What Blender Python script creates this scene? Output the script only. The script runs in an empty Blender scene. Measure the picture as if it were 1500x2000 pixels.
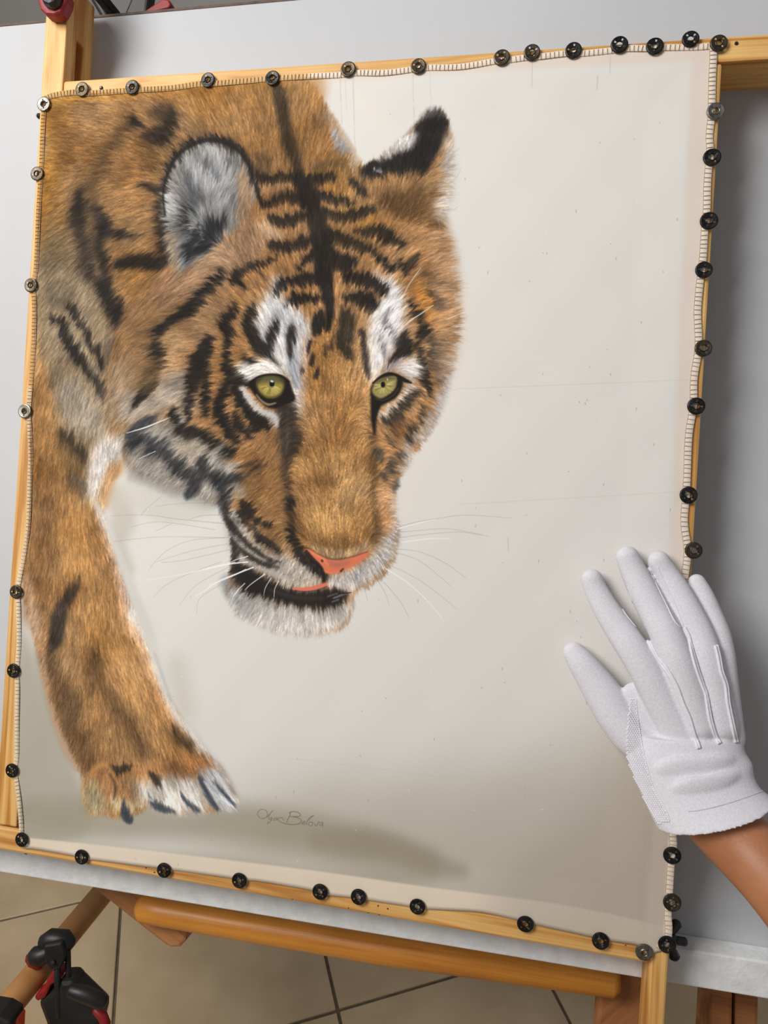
import bpy, math, random
import numpy as np
from mathutils import Vector, Matrix
from mathutils.bvhtree import BVHTree
random.seed(5)
S = bpy.context.scene
COL = S.collection

# ---------------------------------------------------------------- camera
# The stretched cloth is a rectangle 0.60 x 0.7227 m; seen from these vectors (camera frame: x right, y down, z forward).
FOC = 1400.0
O_ = np.array((-0.3229208, -0.40496224, 0.67545888))       # upper left corner of the stretcher frame
U_ = np.array((0.97833337, 0.05937124, -0.19834029))       # along the frame's width
N_ = np.array((-0.19779369, -0.01500494, -0.98012882))     # out of the cloth, towards the room
V_ = np.cross(U_, N_); V_ = V_ if V_[1] > 0 else -V_       # down the cloth
UP_ = -np.array((.0156, 1, .3764)); UP_ /= np.linalg.norm(UP_)
U_ = U_ - UP_ * (U_ @ UP_); U_ /= np.linalg.norm(U_)
Y_ = np.cross(UP_, U_); Y_ = Y_ if Y_[2] > 0 else -Y_
EYE = 1.30                                                 # camera height above the floor
B_ = np.array((U_, Y_, UP_))                               # camera frame -> world
FW, FH = .60, .72266
def c2w(p): return Vector(B_ @ np.asarray(p, float)) + Vector((0, 0, EYE))
WU, WV, WN = (Vector(B_ @ a) for a in (U_, V_, N_))
WO = c2w(O_)
def F(u, v, n=0.0): return WO + WU * u + WV * v + WN * n    # point given in the frame's own plane
def ray(x, y): return np.array(((x - 750) / FOC, (y - 1000) / FOC, 1.0))
def hit(x, y, n=0.0):                                       # where a line of sight meets the plane n above the cloth -> (u, v)
    r = ray(x, y); t = ((O_ + n * N_) @ N_) / (r @ N_); p = r * t - O_
    return float(p @ U_), float(p @ V_)
def P(x, y, n=0.0): return F(*hit(x, y, n), n)
def D(x, y, z): return c2w(ray(x, y) * z)                    # point at a given depth
def on_floor(x, y, h=0.0):
    d = Vector(B_ @ ray(x, y)); return Vector((0, 0, EYE)) + d * ((h - EYE) / d.z)

cam = bpy.data.objects.new('camera', bpy.data.cameras.new('camera')); COL.objects.link(cam)
R = np.column_stack((B_ @ (1, 0, 0), B_ @ (0, -1, 0), B_ @ (0, 0, -1)))
cam.matrix_world = Matrix.Translation((0, 0, EYE)) @ Matrix(R.tolist()).to_4x4()
cam.data.sensor_fit = 'VERTICAL'; cam.data.sensor_height = 36; cam.data.lens = FOC * 36 / 2000
cam.data.clip_start = .02
S.camera = cam

# ---------------------------------------------------------------- light
W = bpy.data.worlds.new('world'); S.world = W; W.use_nodes = True
W.node_tree.nodes['Background'].inputs[0].default_value = (.93, .96, 1, 1)
W.node_tree.nodes['Background'].inputs[1].default_value = .22
def area(name, loc, target, size, power, col):
    l = bpy.data.lights.new(name, 'AREA'); l.shape = 'RECTANGLE'; l.size, l.size_y = size; l.energy = power; l.color = col
    o = bpy.data.objects.new(name, l); COL.objects.link(o); o.location = loc
    o.rotation_euler = (Vector(target) - Vector(loc)).to_track_quat('-Z', 'Y').to_euler(); return o
KEY = F(-.60, -.40, 1.28)
area('window_light', KEY, F(.27, .30, 0), (.8, .95), 35, (1, .985, .962))
S.view_settings.view_transform = 'Standard'; S.view_settings.look = 'None'
S.view_settings.gamma = 1; S.view_settings.exposure = 0; S.view_settings.use_curve_mapping = False

# ---------------------------------------------------------------- helpers
def lin(c):
    c = np.asarray(c, float) / 255; return tuple(np.where(c <= .04045, c / 12.92, ((c + .055) / 1.055) ** 2.4))
class MB:
    def __init__(s): s.v = []; s.f = []; s.uv = None
    def add(s, vs, fs):
        k = len(s.v); s.v += [tuple(v) for v in vs]; s.f += [tuple(i + k for i in f) for f in fs]; return s
    def hexa(s, a):                                          # 8 corners: 4 of one face, 4 of the opposite one
        return s.add(a, [(0, 3, 2, 1), (4, 5, 6, 7), (0, 1, 5, 4), (1, 2, 6, 5), (2, 3, 7, 6), (3, 0, 4, 7)])
    def box(s, a, b):
        x0, y0, z0 = a; x1, y1, z1 = b
        return s.hexa([(x0, y0, z0), (x1, y0, z0), (x1, y1, z0), (x0, y1, z0), (x0, y0, z1), (x1, y0, z1), (x1, y1, z1), (x0, y1, z1)])
    def prism(s, pts, off):
        n = len(pts); off = Vector(off); q = [Vector(p) for p in pts]
        return s.add(q + [p + off for p in q], [tuple(range(n)), tuple(range(2 * n - 1, n - 1, -1))] + [(i, i + n, (i + 1) % n + n, (i + 1) % n) for i in range(n)])
    def tube(s, path, rad, seg=12, cap=True):
        path = [Vector(p) for p in path]; n = len(path)
        rad = [rad] * n if isinstance(rad, (int, float)) else list(rad)
        if cap:                                              # rounded ends
            d0 = (path[0] - path[1]).normalized(); d1 = (path[-1] - path[-2]).normalized(); r0, r1 = rad[0], rad[-1]
            path = [path[0] + d0 * r0 * .45] + path + [path[-1] + d1 * r1 * .45]; rad = [r0 * .6] + rad + [r1 * .6]; n += 2
        ref = None; rings = []
        for i in range(n):
            t = (path[min(i + 1, n - 1)] - path[max(i - 1, 0)]).normalized()
            if ref is None: ref = t.orthogonal().normalized()
            ref = (ref - t * ref.dot(t)).normalized(); b = t.cross(ref)
            rings.append([path[i] + (ref * math.cos(a) + b * math.sin(a)) * rad[i] for a in (2 * math.pi * k / seg for k in range(seg))])
        vs = [p for r in rings for p in r]
        fs = [(i * seg + k, i * seg + (k + 1) % seg, (i + 1) * seg + (k + 1) % seg, (i + 1) * seg + k) for i in range(n - 1) for k in range(seg)]
        fs += [tuple(range(seg - 1, -1, -1)), tuple((n - 1) * seg + k for k in range(seg))]
        return s.add(vs, fs)
    def ball(s, c, r, ax=None, nu=14, nv=8):                 # ellipsoid, r = 3 radii along ax = 3 axes
        c = Vector(c); r = (r,) * 3 if isinstance(r, (int, float)) else r; ax = ax or (Vector((1, 0, 0)), Vector((0, 1, 0)), Vector((0, 0, 1)))
        vs = [c + ax[2] * r[2]]
        for i in range(1, nv):
            th = math.pi * i / nv
            for k in range(nu):
                ph = 2 * math.pi * k / nu
                vs.append(c + ax[0] * r[0] * math.sin(th) * math.cos(ph) + ax[1] * r[1] * math.sin(th) * math.sin(ph) + ax[2] * r[2] * math.cos(th))
        vs.append(c - ax[2] * r[2]); L = len(vs) - 1
        fs = [(0, 1 + k, 1 + (k + 1) % nu) for k in range(nu)]
        for i in range(nv - 2):
            a = 1 + i * nu; fs += [(a + k, a + nu + k, a + nu + (k + 1) % nu, a + (k + 1) % nu) for k in range(nu)]
        a = 1 + (nv - 2) * nu; fs += [(L, a + (k + 1) % nu, a + k) for k in range(nu)]
        return s.add(vs, fs)
    def mesh(s, name, m, smooth=False):
        me = bpy.data.meshes.new(name); me.from_pydata(s.v, [], s.f); me.materials.append(m)
        if smooth: me.shade_smooth()
        me.update(); return me
    def build(s, name, m, parent=None, M=None, smooth=False, bevel=0, seg=2, recalc=True):
        me = s.mesh(name, m, smooth)
        if recalc:
            import bmesh
            b = bmesh.new(); b.from_mesh(me); bmesh.ops.recalc_face_normals(b, faces=b.faces); b.to_mesh(me); b.free()
        return place(name, me, parent, M, bevel, seg)
def place(name, me, parent=None, M=None, bevel=0, seg=2):
    o = bpy.data.objects.new(name, me); COL.objects.link(o)
    if M is not None: o.matrix_basis = M
    if parent is not None:
        o.parent = parent; o.matrix_parent_inverse = base_of(parent).inverted()
    if bevel:
        b = o.modifiers.new('bevel', 'BEVEL'); b.width = bevel; b.segments = seg; b.limit_method = 'ANGLE'; b.angle_limit = math.radians(50)
    return o
def base_of(o):
    return o.matrix_basis if o.parent is None else base_of(o.parent) @ o.matrix_parent_inverse @ o.matrix_basis
def thing(name, label, cat, loc, group=None):
    o = bpy.data.objects.new(name, None); COL.objects.link(o); o.matrix_basis = Matrix.Translation(loc); o.empty_display_size = .02
    return tag(o, label, cat, group)
def tag(o, label, cat, group=None):
    o['label'] = label; o['category'] = cat
    if group: o['group'] = group
    return o
def struct(o): o['kind'] = 'structure'; return o
def stuff(o): o['kind'] = 'stuff'; return o
def rot_local(v_ref, co): return None
def axes_mat(o, x, y, z): return Matrix((( x.x, y.x, z.x, o.x), (x.y, y.y, z.y, o.y), (x.z, y.z, z.z, o.z), (0, 0, 0, 1)))

# ---------------------------------------------------------------- materials
def new_mat(name, rough=.6, metal=0, col=(.5, .5, .5), spec=.5):
    m = bpy.data.materials.new(name); m.use_nodes = True; b = m.node_tree.nodes['Principled BSDF']
    b.inputs['Base Color'].default_value = (*col, 1); b.inputs['Roughness'].default_value = rough; b.inputs['Metallic'].default_value = metal
    b.inputs['Specular IOR Level'].default_value = spec
    return m, m.node_tree, b
def node(t, kind, **kw):
    n = t.nodes.new(kind)
    for k, v in kw.items():
        if k in n.inputs.keys() if hasattr(n.inputs, 'keys') else False: n.inputs[k].default_value = v
        else: setattr(n, k, v)
    return n
def ramp(t, src, stops):
    r = t.nodes.new('ShaderNodeValToRGB'); e = r.color_ramp.elements
    while len(e) < len(stops): e.new(.5)
    for el, (p, c) in zip(e, stops): el.position = p; el.color = (*c, 1)
    t.links.new(src, r.inputs[0]); return r
def mottled(name, c1, c2, scale=20, rough=.6, bump=.0, bscale=200, metal=0, detail=6, spec=.5, stretch=(1, 1, 1)):
    m, t, b = new_mat(name, rough, metal, spec=spec)
    tc = t.nodes.new('ShaderNodeTexCoord'); mp = t.nodes.new('ShaderNodeMapping'); mp.inputs['Scale'].default_value = stretch
    t.links.new(tc.outputs['Object'], mp.inputs[0])
    n = t.nodes.new('ShaderNodeTexNoise'); n.inputs['Scale'].default_value = scale; n.inputs['Detail'].default_value = detail
    t.links.new(mp.outputs[0], n.inputs['Vector'])
    r = ramp(t, n.outputs[0], [(.3, lin(c1)), (.7, lin(c2))]); t.links.new(r.outputs[0], b.inputs['Base Color'])
    if bump:
        n2 = t.nodes.new('ShaderNodeTexNoise'); n2.inputs['Scale'].default_value = bscale; n2.inputs['Detail'].default_value = 3
        t.links.new(mp.outputs[0], n2.inputs['Vector'])
        bp = t.nodes.new('ShaderNodeBump'); bp.inputs['Strength'].default_value = bump; bp.inputs['Distance'].default_value = .001
        t.links.new(n2.outputs[0], bp.inputs['Height']); t.links.new(bp.outputs[0], b.inputs['Normal'])
    return m
def wood(name, pale, mid, dark, pricks=False, rough=.5, ring=26):
    m, t, b = new_mat(name, rough, spec=.4); L = t.links.new
    tc = t.nodes.new('ShaderNodeTexCoord'); mp = t.nodes.new('ShaderNodeMapping'); mp.inputs['Scale'].default_value = (3, 42, 42); L(tc.outputs['Object'], mp.inputs[0])
    n = t.nodes.new('ShaderNodeTexNoise'); n.inputs['Scale'].default_value = 1; n.inputs['Detail'].default_value = 4; n.inputs['Distortion'].default_value = .6; L(mp.outputs[0], n.inputs['Vector'])
    mu = t.nodes.new('ShaderNodeMath'); mu.operation = 'MULTIPLY'; mu.inputs[1].default_value = ring; L(n.outputs[0], mu.inputs[0])
    si = t.nodes.new('ShaderNodeMath'); si.operation = 'SINE'; L(mu.outputs[0], si.inputs[0])
    ad = t.nodes.new('ShaderNodeMath'); ad.operation = 'MULTIPLY_ADD'; ad.inputs[1].default_value = .5; ad.inputs[2].default_value = .5; L(si.outputs[0], ad.inputs[0])
    r = ramp(t, ad.outputs[0], [(0, lin(pale)), (.55, lin(mid)), (1, lin(dark))])
    mp2 = t.nodes.new('ShaderNodeMapping'); mp2.inputs['Scale'].default_value = (8, 600, 600); L(tc.outputs['Object'], mp2.inputs[0])
    n2 = t.nodes.new('ShaderNodeTexNoise'); n2.inputs['Scale'].default_value = 1; n2.inputs['Detail'].default_value = 2; L(mp2.outputs[0], n2.inputs['Vector'])
    n3 = t.nodes.new('ShaderNodeTexNoise'); n3.inputs['Scale'].default_value = 9; n3.inputs['Detail'].default_value = 2; L(tc.outputs['Object'], n3.inputs['Vector'])
    mx = t.nodes.new('ShaderNodeMix'); mx.data_type = 'RGBA'; mx.blend_type = 'MULTIPLY'; mx.inputs[0].default_value = .5
    g = ramp(t, n2.outputs[0], [(.3, (.72, .66, .58)), (.6, (1, 1, 1))]); L(r.outputs[0], mx.inputs[6]); L(g.outputs[0], mx.inputs[7])
    mx2 = t.nodes.new('ShaderNodeMix'); mx2.data_type = 'RGBA'; mx2.blend_type = 'MULTIPLY'; mx2.inputs[0].default_value = .6
    g2 = ramp(t, n3.outputs[0], [(.35, (.75, .66, .55)), (.65, (1, 1, 1))]); L(mx.outputs[2], mx2.inputs[6]); L(g2.outputs[0], mx2.inputs[7])
    out = mx2.outputs[2]
    if pricks:
        vo = t.nodes.new('ShaderNodeTexVoronoi'); vo.inputs['Scale'].default_value = 170; L(tc.outputs['Object'], vo.inputs['Vector'])
        n4 = t.nodes.new('ShaderNodeTexNoise'); n4.inputs['Scale'].default_value = 26; L(tc.outputs['Object'], n4.inputs['Vector'])
        a = t.nodes.new('ShaderNodeMath'); a.operation = 'LESS_THAN'; a.inputs[1].default_value = .13; L(vo.outputs['Distance'], a.inputs[0])
        c = t.nodes.new('ShaderNodeMath'); c.operation = 'GREATER_THAN'; c.inputs[1].default_value = .56; L(n4.outputs[0], c.inputs[0])
        d = t.nodes.new('ShaderNodeMath'); d.operation = 'MULTIPLY'; L(a.outputs[0], d.inputs[0]); L(c.outputs[0], d.inputs[1])
        mx3 = t.nodes.new('ShaderNodeMix'); mx3.data_type = 'RGBA'; mx3.inputs[7].default_value = (*lin((70, 45, 25)), 1); L(d.outputs[0], mx3.inputs[0]); L(out, mx3.inputs[6]); out = mx3.outputs[2]
    L(out, b.inputs['Base Color'])
    bp = t.nodes.new('ShaderNodeBump'); bp.inputs['Strength'].default_value = .25; bp.inputs['Distance'].default_value = .0006
    L(n2.outputs[0], bp.inputs['Height']); L(bp.outputs[0], b.inputs['Normal'])
    return m
M_pine = wood('pine', (236, 190, 120), (226, 172, 98), (196, 136, 66))
M_pine2 = wood('pine_pricked', (232, 184, 114), (222, 168, 96), (196, 136, 70), True)
M_trestle = wood('stained_pine', (176, 122, 76), (164, 108, 64), (132, 80, 46), rough=.55, ring=12)
M_dowel = wood('dowel_pine', (222, 150, 62), (206, 134, 52), (176, 104, 38), rough=.4, ring=10)
M_pole = mottled('pole_wood', (168, 116, 66), (190, 136, 82), 30, .5, .15, 200)
M_seamgrey = mottled('cotton_thread', (190, 188, 196), (206, 204, 212), 300, .9)
M_board = mottled('white_laminate', (190, 191, 193), (197, 198, 200), 4, .7, .12, 900, spec=.2)
M_batten = mottled('chipped_white_paint', (216, 217, 216), (234, 235, 234), 90, .6, .4, 300, detail=8)
M_edge = mottled('dark_edge', (70, 52, 44), (110, 84, 70), 90, .7)
M_wall = mottled('grey_wall', (176, 172, 168), (186, 182, 178), 3, .9)
M_tile = mottled('beige_tile', (184, 158, 122), (210, 184, 148), 7, .38, .15, 40, detail=9)
M_grout = mottled('grout', (92, 80, 66), (116, 102, 86), 60, .9)
M_black = mottled('black_plastic', (24, 23, 22), (34, 32, 30), 60, .45, .1, 600)
M_red = mottled('red_rubber', (128, 20, 20), (150, 28, 26), 50, .5)
M_orange = mottled('orange_rubber', (206, 70, 26), (220, 84, 34), 50, .5)
M_snapblack = mottled('blackened_steel', (30, 30, 31), (66, 64, 62), 300, .38, .1, 900, metal=.85)
M_snapbronze = mottled('bronzed_steel', (58, 51, 42), (94, 84, 70), 300, .42, .1, 900, metal=.9)
M_snapsteel = mottled('bare_steel', (100, 96, 90), (146, 141, 134), 300, .42, .1, 900, metal=.95)
M_bolt = mottled('dark_bolt_steel', (50, 50, 54), (80, 80, 84), 200, .4, metal=.8)
M_thread = mottled('thread', (192, 168, 138), (214, 194, 168), 300, .9)
M_cotton = mottled('white_cotton', (208, 205, 210), (222, 219, 224), 700, .95, .35, 1600, spec=.1)
M_seam = mottled('cotton_seam', (216, 213, 218), (228, 225, 230), 400, .95, spec=.1)
M_skin = mottled('skin', (160, 102, 66), (180, 120, 82), 24, .5, .25, 300, detail=8)
# ---------------------------------------------------------------- the painting on the cloth
TW, TH = 1500, 1806
def smooth_line(P, closed=False, k=6):
    P = np.asarray(P, float); n = len(P)
    if n < 3 and not closed: 
        t = np.linspace(0, 1, k + 1)[:, None]; return P[0] * (1 - t) + P[1] * t
    out = []
    for i in range(n if closed else n - 1):
        if closed: a, b, c, d = P[i - 1], P[i], P[(i + 1) % n], P[(i + 2) % n]
        else: a, b, c, d = P[max(i - 1, 0)], P[i], P[i + 1], P[min(i + 2, n - 1)]
        t = (np.arange(k) / k)[:, None]
        out.append(.5 * (2 * b + (c - a) * t + (2 * a - 5 * b + 4 * c - d) * t ** 2 + (3 * b - a - 3 * c + d) * t ** 3))
    if not closed: out.append(P[-1:])
    return np.concatenate(out)

def blur2(a, s):
    if s < .3: return a
    r = int(3 * s) + 1; k = np.exp(-.5 * (np.arange(-r, r + 1) / s) ** 2); k /= k.sum()
    def one(a):
        p = np.pad(a, ((r, r), (0, 0)), mode='edge'); n = a.shape[0]
        if r > 24:
            L = p.shape[0] + 2 * r
            F = np.fft.irfft(np.fft.rfft(p, L, axis=0) * np.fft.rfft(k, L)[:, None], L, axis=0)
            return F[2 * r:2 * r + n]
        o = np.zeros_like(a)
        for i in range(2 * r + 1): o += k[i] * p[i:i + n]
        return o
    return one(one(a).T).T

class Painter:
    def __init__(s, to_tex):
        s.to_tex = to_tex; s.im = np.zeros((TH, TW, 3), np.float32); s.f = (0, 0, 1)
        s.len = np.full((TH, TW), 12., np.float32); s.cov = np.zeros((TH, TW), np.float32)
        s.rng = np.random.default_rng(7); s.wm = 1.42
    def crop(s, x, y, k): s.f = (x, y, k)
    def pt(s, P):
        P = np.asarray(P, float); x, y, k = s.f
        return s.to_tex(P[:, :2] / k + [x, y])
    def polymask(s, P, blur):
        Q = smooth_line(s.pt(P), True); m = int(3 * blur) + 2
        x0 = max(int(Q[:, 0].min()) - m, 0); x1 = min(int(Q[:, 0].max()) + m, TW)
        y0 = max(int(Q[:, 1].min()) - m, 0); y1 = min(int(Q[:, 1].max()) + m, TH)
        if x1 <= x0 or y1 <= y0: return None
        A = np.zeros((y1 - y0, x1 - x0), np.float32)
        R = np.roll(Q, -1, 0)
        for j in range(y1 - y0):
            y = y0 + j + .5
            c = (Q[:, 1] <= y) != (R[:, 1] <= y)
            if not c.any(): continue
            xs = np.sort(Q[c, 0] + (y - Q[c, 1]) / (R[c, 1] - Q[c, 1]) * (R[c, 0] - Q[c, 0])) - x0
            for a, b in zip(xs[::2], xs[1::2]):
                A[j, max(int(a + .5), 0):max(int(b + .5), 0)] = 1
        return (slice(y0, y1), slice(x0, x1)), blur2(A, blur)
    def put(s, sl, m, col, op):
        m = (m * op)[..., None]; s.im[sl] = s.im[sl] * (1 - m) + np.asarray(col, np.float32) / 255 * m
    def poly(s, P, col, blur=3, op=1, fur=None, cover=False):
        r = s.polymask(P, blur)
        if r is None: return
        sl, m = r; s.put(sl, m, col, op)
        if fur: s.len[sl] = s.len[sl] * (1 - m) + fur * m
        if cover: s.cov[sl] = np.maximum(s.cov[sl], m)
    def line(s, P, col, soft=3, op=1):
        P = np.asarray(P, float); k = s.f[2]
        Q = s.pt(P); w = P[:, 2] / k / 2 * s.wm
        C = smooth_line(np.column_stack([Q, w]), False, 5); w = np.maximum(C[:, 2], .3)
        m = int(w.max() + soft * 2) + 3
        x0 = max(int(C[:, 0].min()) - m, 0); x1 = min(int(C[:, 0].max()) + m, TW)
        y0 = max(int(C[:, 1].min()) - m, 0); y1 = min(int(C[:, 1].max()) + m, TH)
        if x1 <= x0 or y1 <= y0: return
        D = np.full((y1 - y0, x1 - x0), 1e3, np.float32)
        for i in range(len(C) - 1):
            a, b = C[i, :2], C[i + 1, :2]; mm = max(w[i], w[i + 1]) + soft * 2 + 2
            xa = max(int(min(a[0], b[0]) - mm), x0); xb = min(int(max(a[0], b[0]) + mm) + 1, x1)
            ya = max(int(min(a[1], b[1]) - mm), y0); yb = min(int(max(a[1], b[1]) + mm) + 1, y1)
            if xb <= xa or yb <= ya: continue
            yy, xx = np.mgrid[ya:yb, xa:xb] + .5; d = b - a; L = d @ d + 1e-9
            t = np.clip(((xx - a[0]) * d[0] + (yy - a[1]) * d[1]) / L, 0, 1)
            e = np.hypot(xx - a[0] - t * d[0], yy - a[1] - t * d[1]) - (w[i] * (1 - t) + w[i + 1] * t)
            v = D[ya - y0:yb - y0, xa - x0:xb - x0]; np.minimum(v, e, out=v)
        m = np.clip(.5 - D / (2 * soft), 0, 1); m = m * m * (3 - 2 * m)
        s.put((slice(y0, y1), slice(x0, x1)), m, col, op)
    def lines(s, col, soft, op, *Ls):
        for L in Ls: s.line(L, col, soft, op)
    def flow_field(s, G):
        G = np.asarray(G, float); q = s.to_tex(G[:, :2]); q2 = s.to_tex(G[:, :2] + G[:, 2:] * 4) - q
        q2 /= np.linalg.norm(q2, axis=1)[:, None]
        gy, gx = np.mgrid[0:TH:10, 0:TW:10]; F = np.zeros(gy.shape + (2,))
        for (x, y), d in zip(q, q2):
            w = 1 / (((gx - x) ** 2 + (gy - y) ** 2) + 900.) ** 1.6
            F += w[..., None] * d
        s.F = F / (np.linalg.norm(F, axis=2)[..., None] + 1e-12)
    def streaks(s, seed, sig, steps):
        # noise smeared along the lie of the hair
        rng = np.random.default_rng(seed); n = blur2(rng.normal(size=(TH, TW)).astype(np.float32), sig)
        gy, gx = np.mgrid[0:TH, 0:TW]; H, W_ = s.F.shape[:2]; tot = n.copy()
        for sg in (-1, 1):
            px, py = gx.astype(np.float32), gy.astype(np.float32)
            for i in range(steps):
                gi = np.clip((py / 10 + .5).astype(np.int32), 0, H - 1); gj = np.clip((px / 10 + .5).astype(np.int32), 0, W_ - 1)
                f = s.F[gi, gj]; px = px + sg * 1.6 * f[..., 0].astype(np.float32); py = py + sg * 1.6 * f[..., 1].astype(np.float32)
                tot += n[np.clip(py.astype(np.int32), 0, TH - 1), np.clip(px.astype(np.int32), 0, TW - 1)]
        return tot / (tot.std() + 1e-9)
    def clump(s, amp, seed, sig, steps):
        n = s.streaks(seed, sig, steps); gy, gx = np.mgrid[0:TH, 0:TW]; H, W_ = s.F.shape[:2]
        f = s.F[np.clip((gy + 5) // 10, 0, H - 1), np.clip((gx + 5) // 10, 0, W_ - 1)]
        d = np.clip(n, -2, 2) * amp * s.len * np.clip(blur2(s.cov, 5) * 1.5, 0, 1)
        X_ = np.clip((gx - f[..., 0] * d).astype(np.int32), 0, TW - 1); Y_ = np.clip((gy - f[..., 1] * d).astype(np.int32), 0, TH - 1)
        s.im = s.im[Y_, X_]; c2 = s.cov[Y_, X_]; s.cov = np.where(s.cov > .9, np.maximum(s.cov * .95, c2), c2); return n
    def tone(s, n, k):
        m = (s.cov * k)[..., None]; s.im = np.clip(s.im * np.exp(np.clip(n, -2.2, 2.2)[..., None] * m), 0, 1)
    def fur(s, n, jit=.25, val=.16, rough=.5, alpha=.75, lmul=1., batches=8, pale=0., seed=1):
        rng = np.random.default_rng(seed)
        ys, xs = np.nonzero(s.cov > .45); H, W_ = s.F.shape[:2]; M = 14
        src = s.im
        for b in range(batches):
            src = s.im.copy()
            k = rng.integers(0, len(xs), n // batches)
            x = xs[k] + rng.random(len(k)); y = ys[k] + rng.random(len(k))
            L = s.len[ys[k], xs[k]] * lmul * rng.uniform(.55, 1.35, len(k))
            col = src[ys[k], xs[k]].astype(np.float32)
            dv = np.clip(rng.normal(0, val, len(k)), -2 * val, 1.5 * val).astype(np.float32)
            lum = col.mean(1)
            dv = np.where(lum < .22, dv * .55 - .03, dv)
            col = col * np.exp(dv)[:, None] + np.clip(dv, 0, 1)[:, None] * .05
            if pale:
                w_ = pale * rng.random(len(k)) * np.clip((s.len[ys[k], xs[k]] - 11) / 8, 0, 1) * np.clip((lum - .12) / .2, 0.15, 1); col = col * (1 - w_[:, None]) + np.array((.86, .78, .70), np.float32) * w_[:, None]
            a0 = rng.normal(0, jit, len(k)); curl = rng.normal(0, .35, len(k))
            acc = np.zeros((4, TH * TW), np.float32)
            px, py = x.copy(), y.copy()
            for i in range(M):
                t = i / (M - 1)
                gi = np.clip((py / 10).astype(int), 0, H - 1); gj = np.clip((px / 10).astype(int), 0, W_ - 1)
                f = s.F[gi, gj]; an = np.arctan2(f[:, 1], f[:, 0]) + a0 + curl * (t - .3)
                wgt = (alpha * (1 - t ** 1.6) * min(1, .35 + 3 * t)).__float__()
                x0 = np.floor(px - .5).astype(int); y0 = np.floor(py - .5).astype(int); fx = px - .5 - x0; fy = py - .5 - y0
                for dx, wx in ((0, 1 - fx), (1, fx)):
                    for dy, wy in ((0, 1 - fy), (1, fy)):
                        X_, Y_ = x0 + dx, y0 + dy; ok = (X_ >= 0) & (X_ < TW) & (Y_ >= 0) & (Y_ < TH)
                        idx = (Y_ * TW + X_)[ok]; w = (wx * wy * wgt)[ok]
                        acc[3] += np.bincount(idx, w, TH * TW).astype(np.float32)
                        for c in range(3): acc[c] += np.bincount(idx, w * col[ok, c], TH * TW).astype(np.float32)
                st = L / (M - 1); px = px + np.cos(an) * st; py = py + np.sin(an) * st
            A = acc[3].reshape(TH, TW); C = (acc[:3] / np.maximum(acc[3], 1e-4)).reshape(3, TH, TW).transpose(1, 2, 0)
            m = (1 - np.exp(-A * 1.3))[..., None]
            s.im = s.im * (1 - m) + C * m

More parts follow.
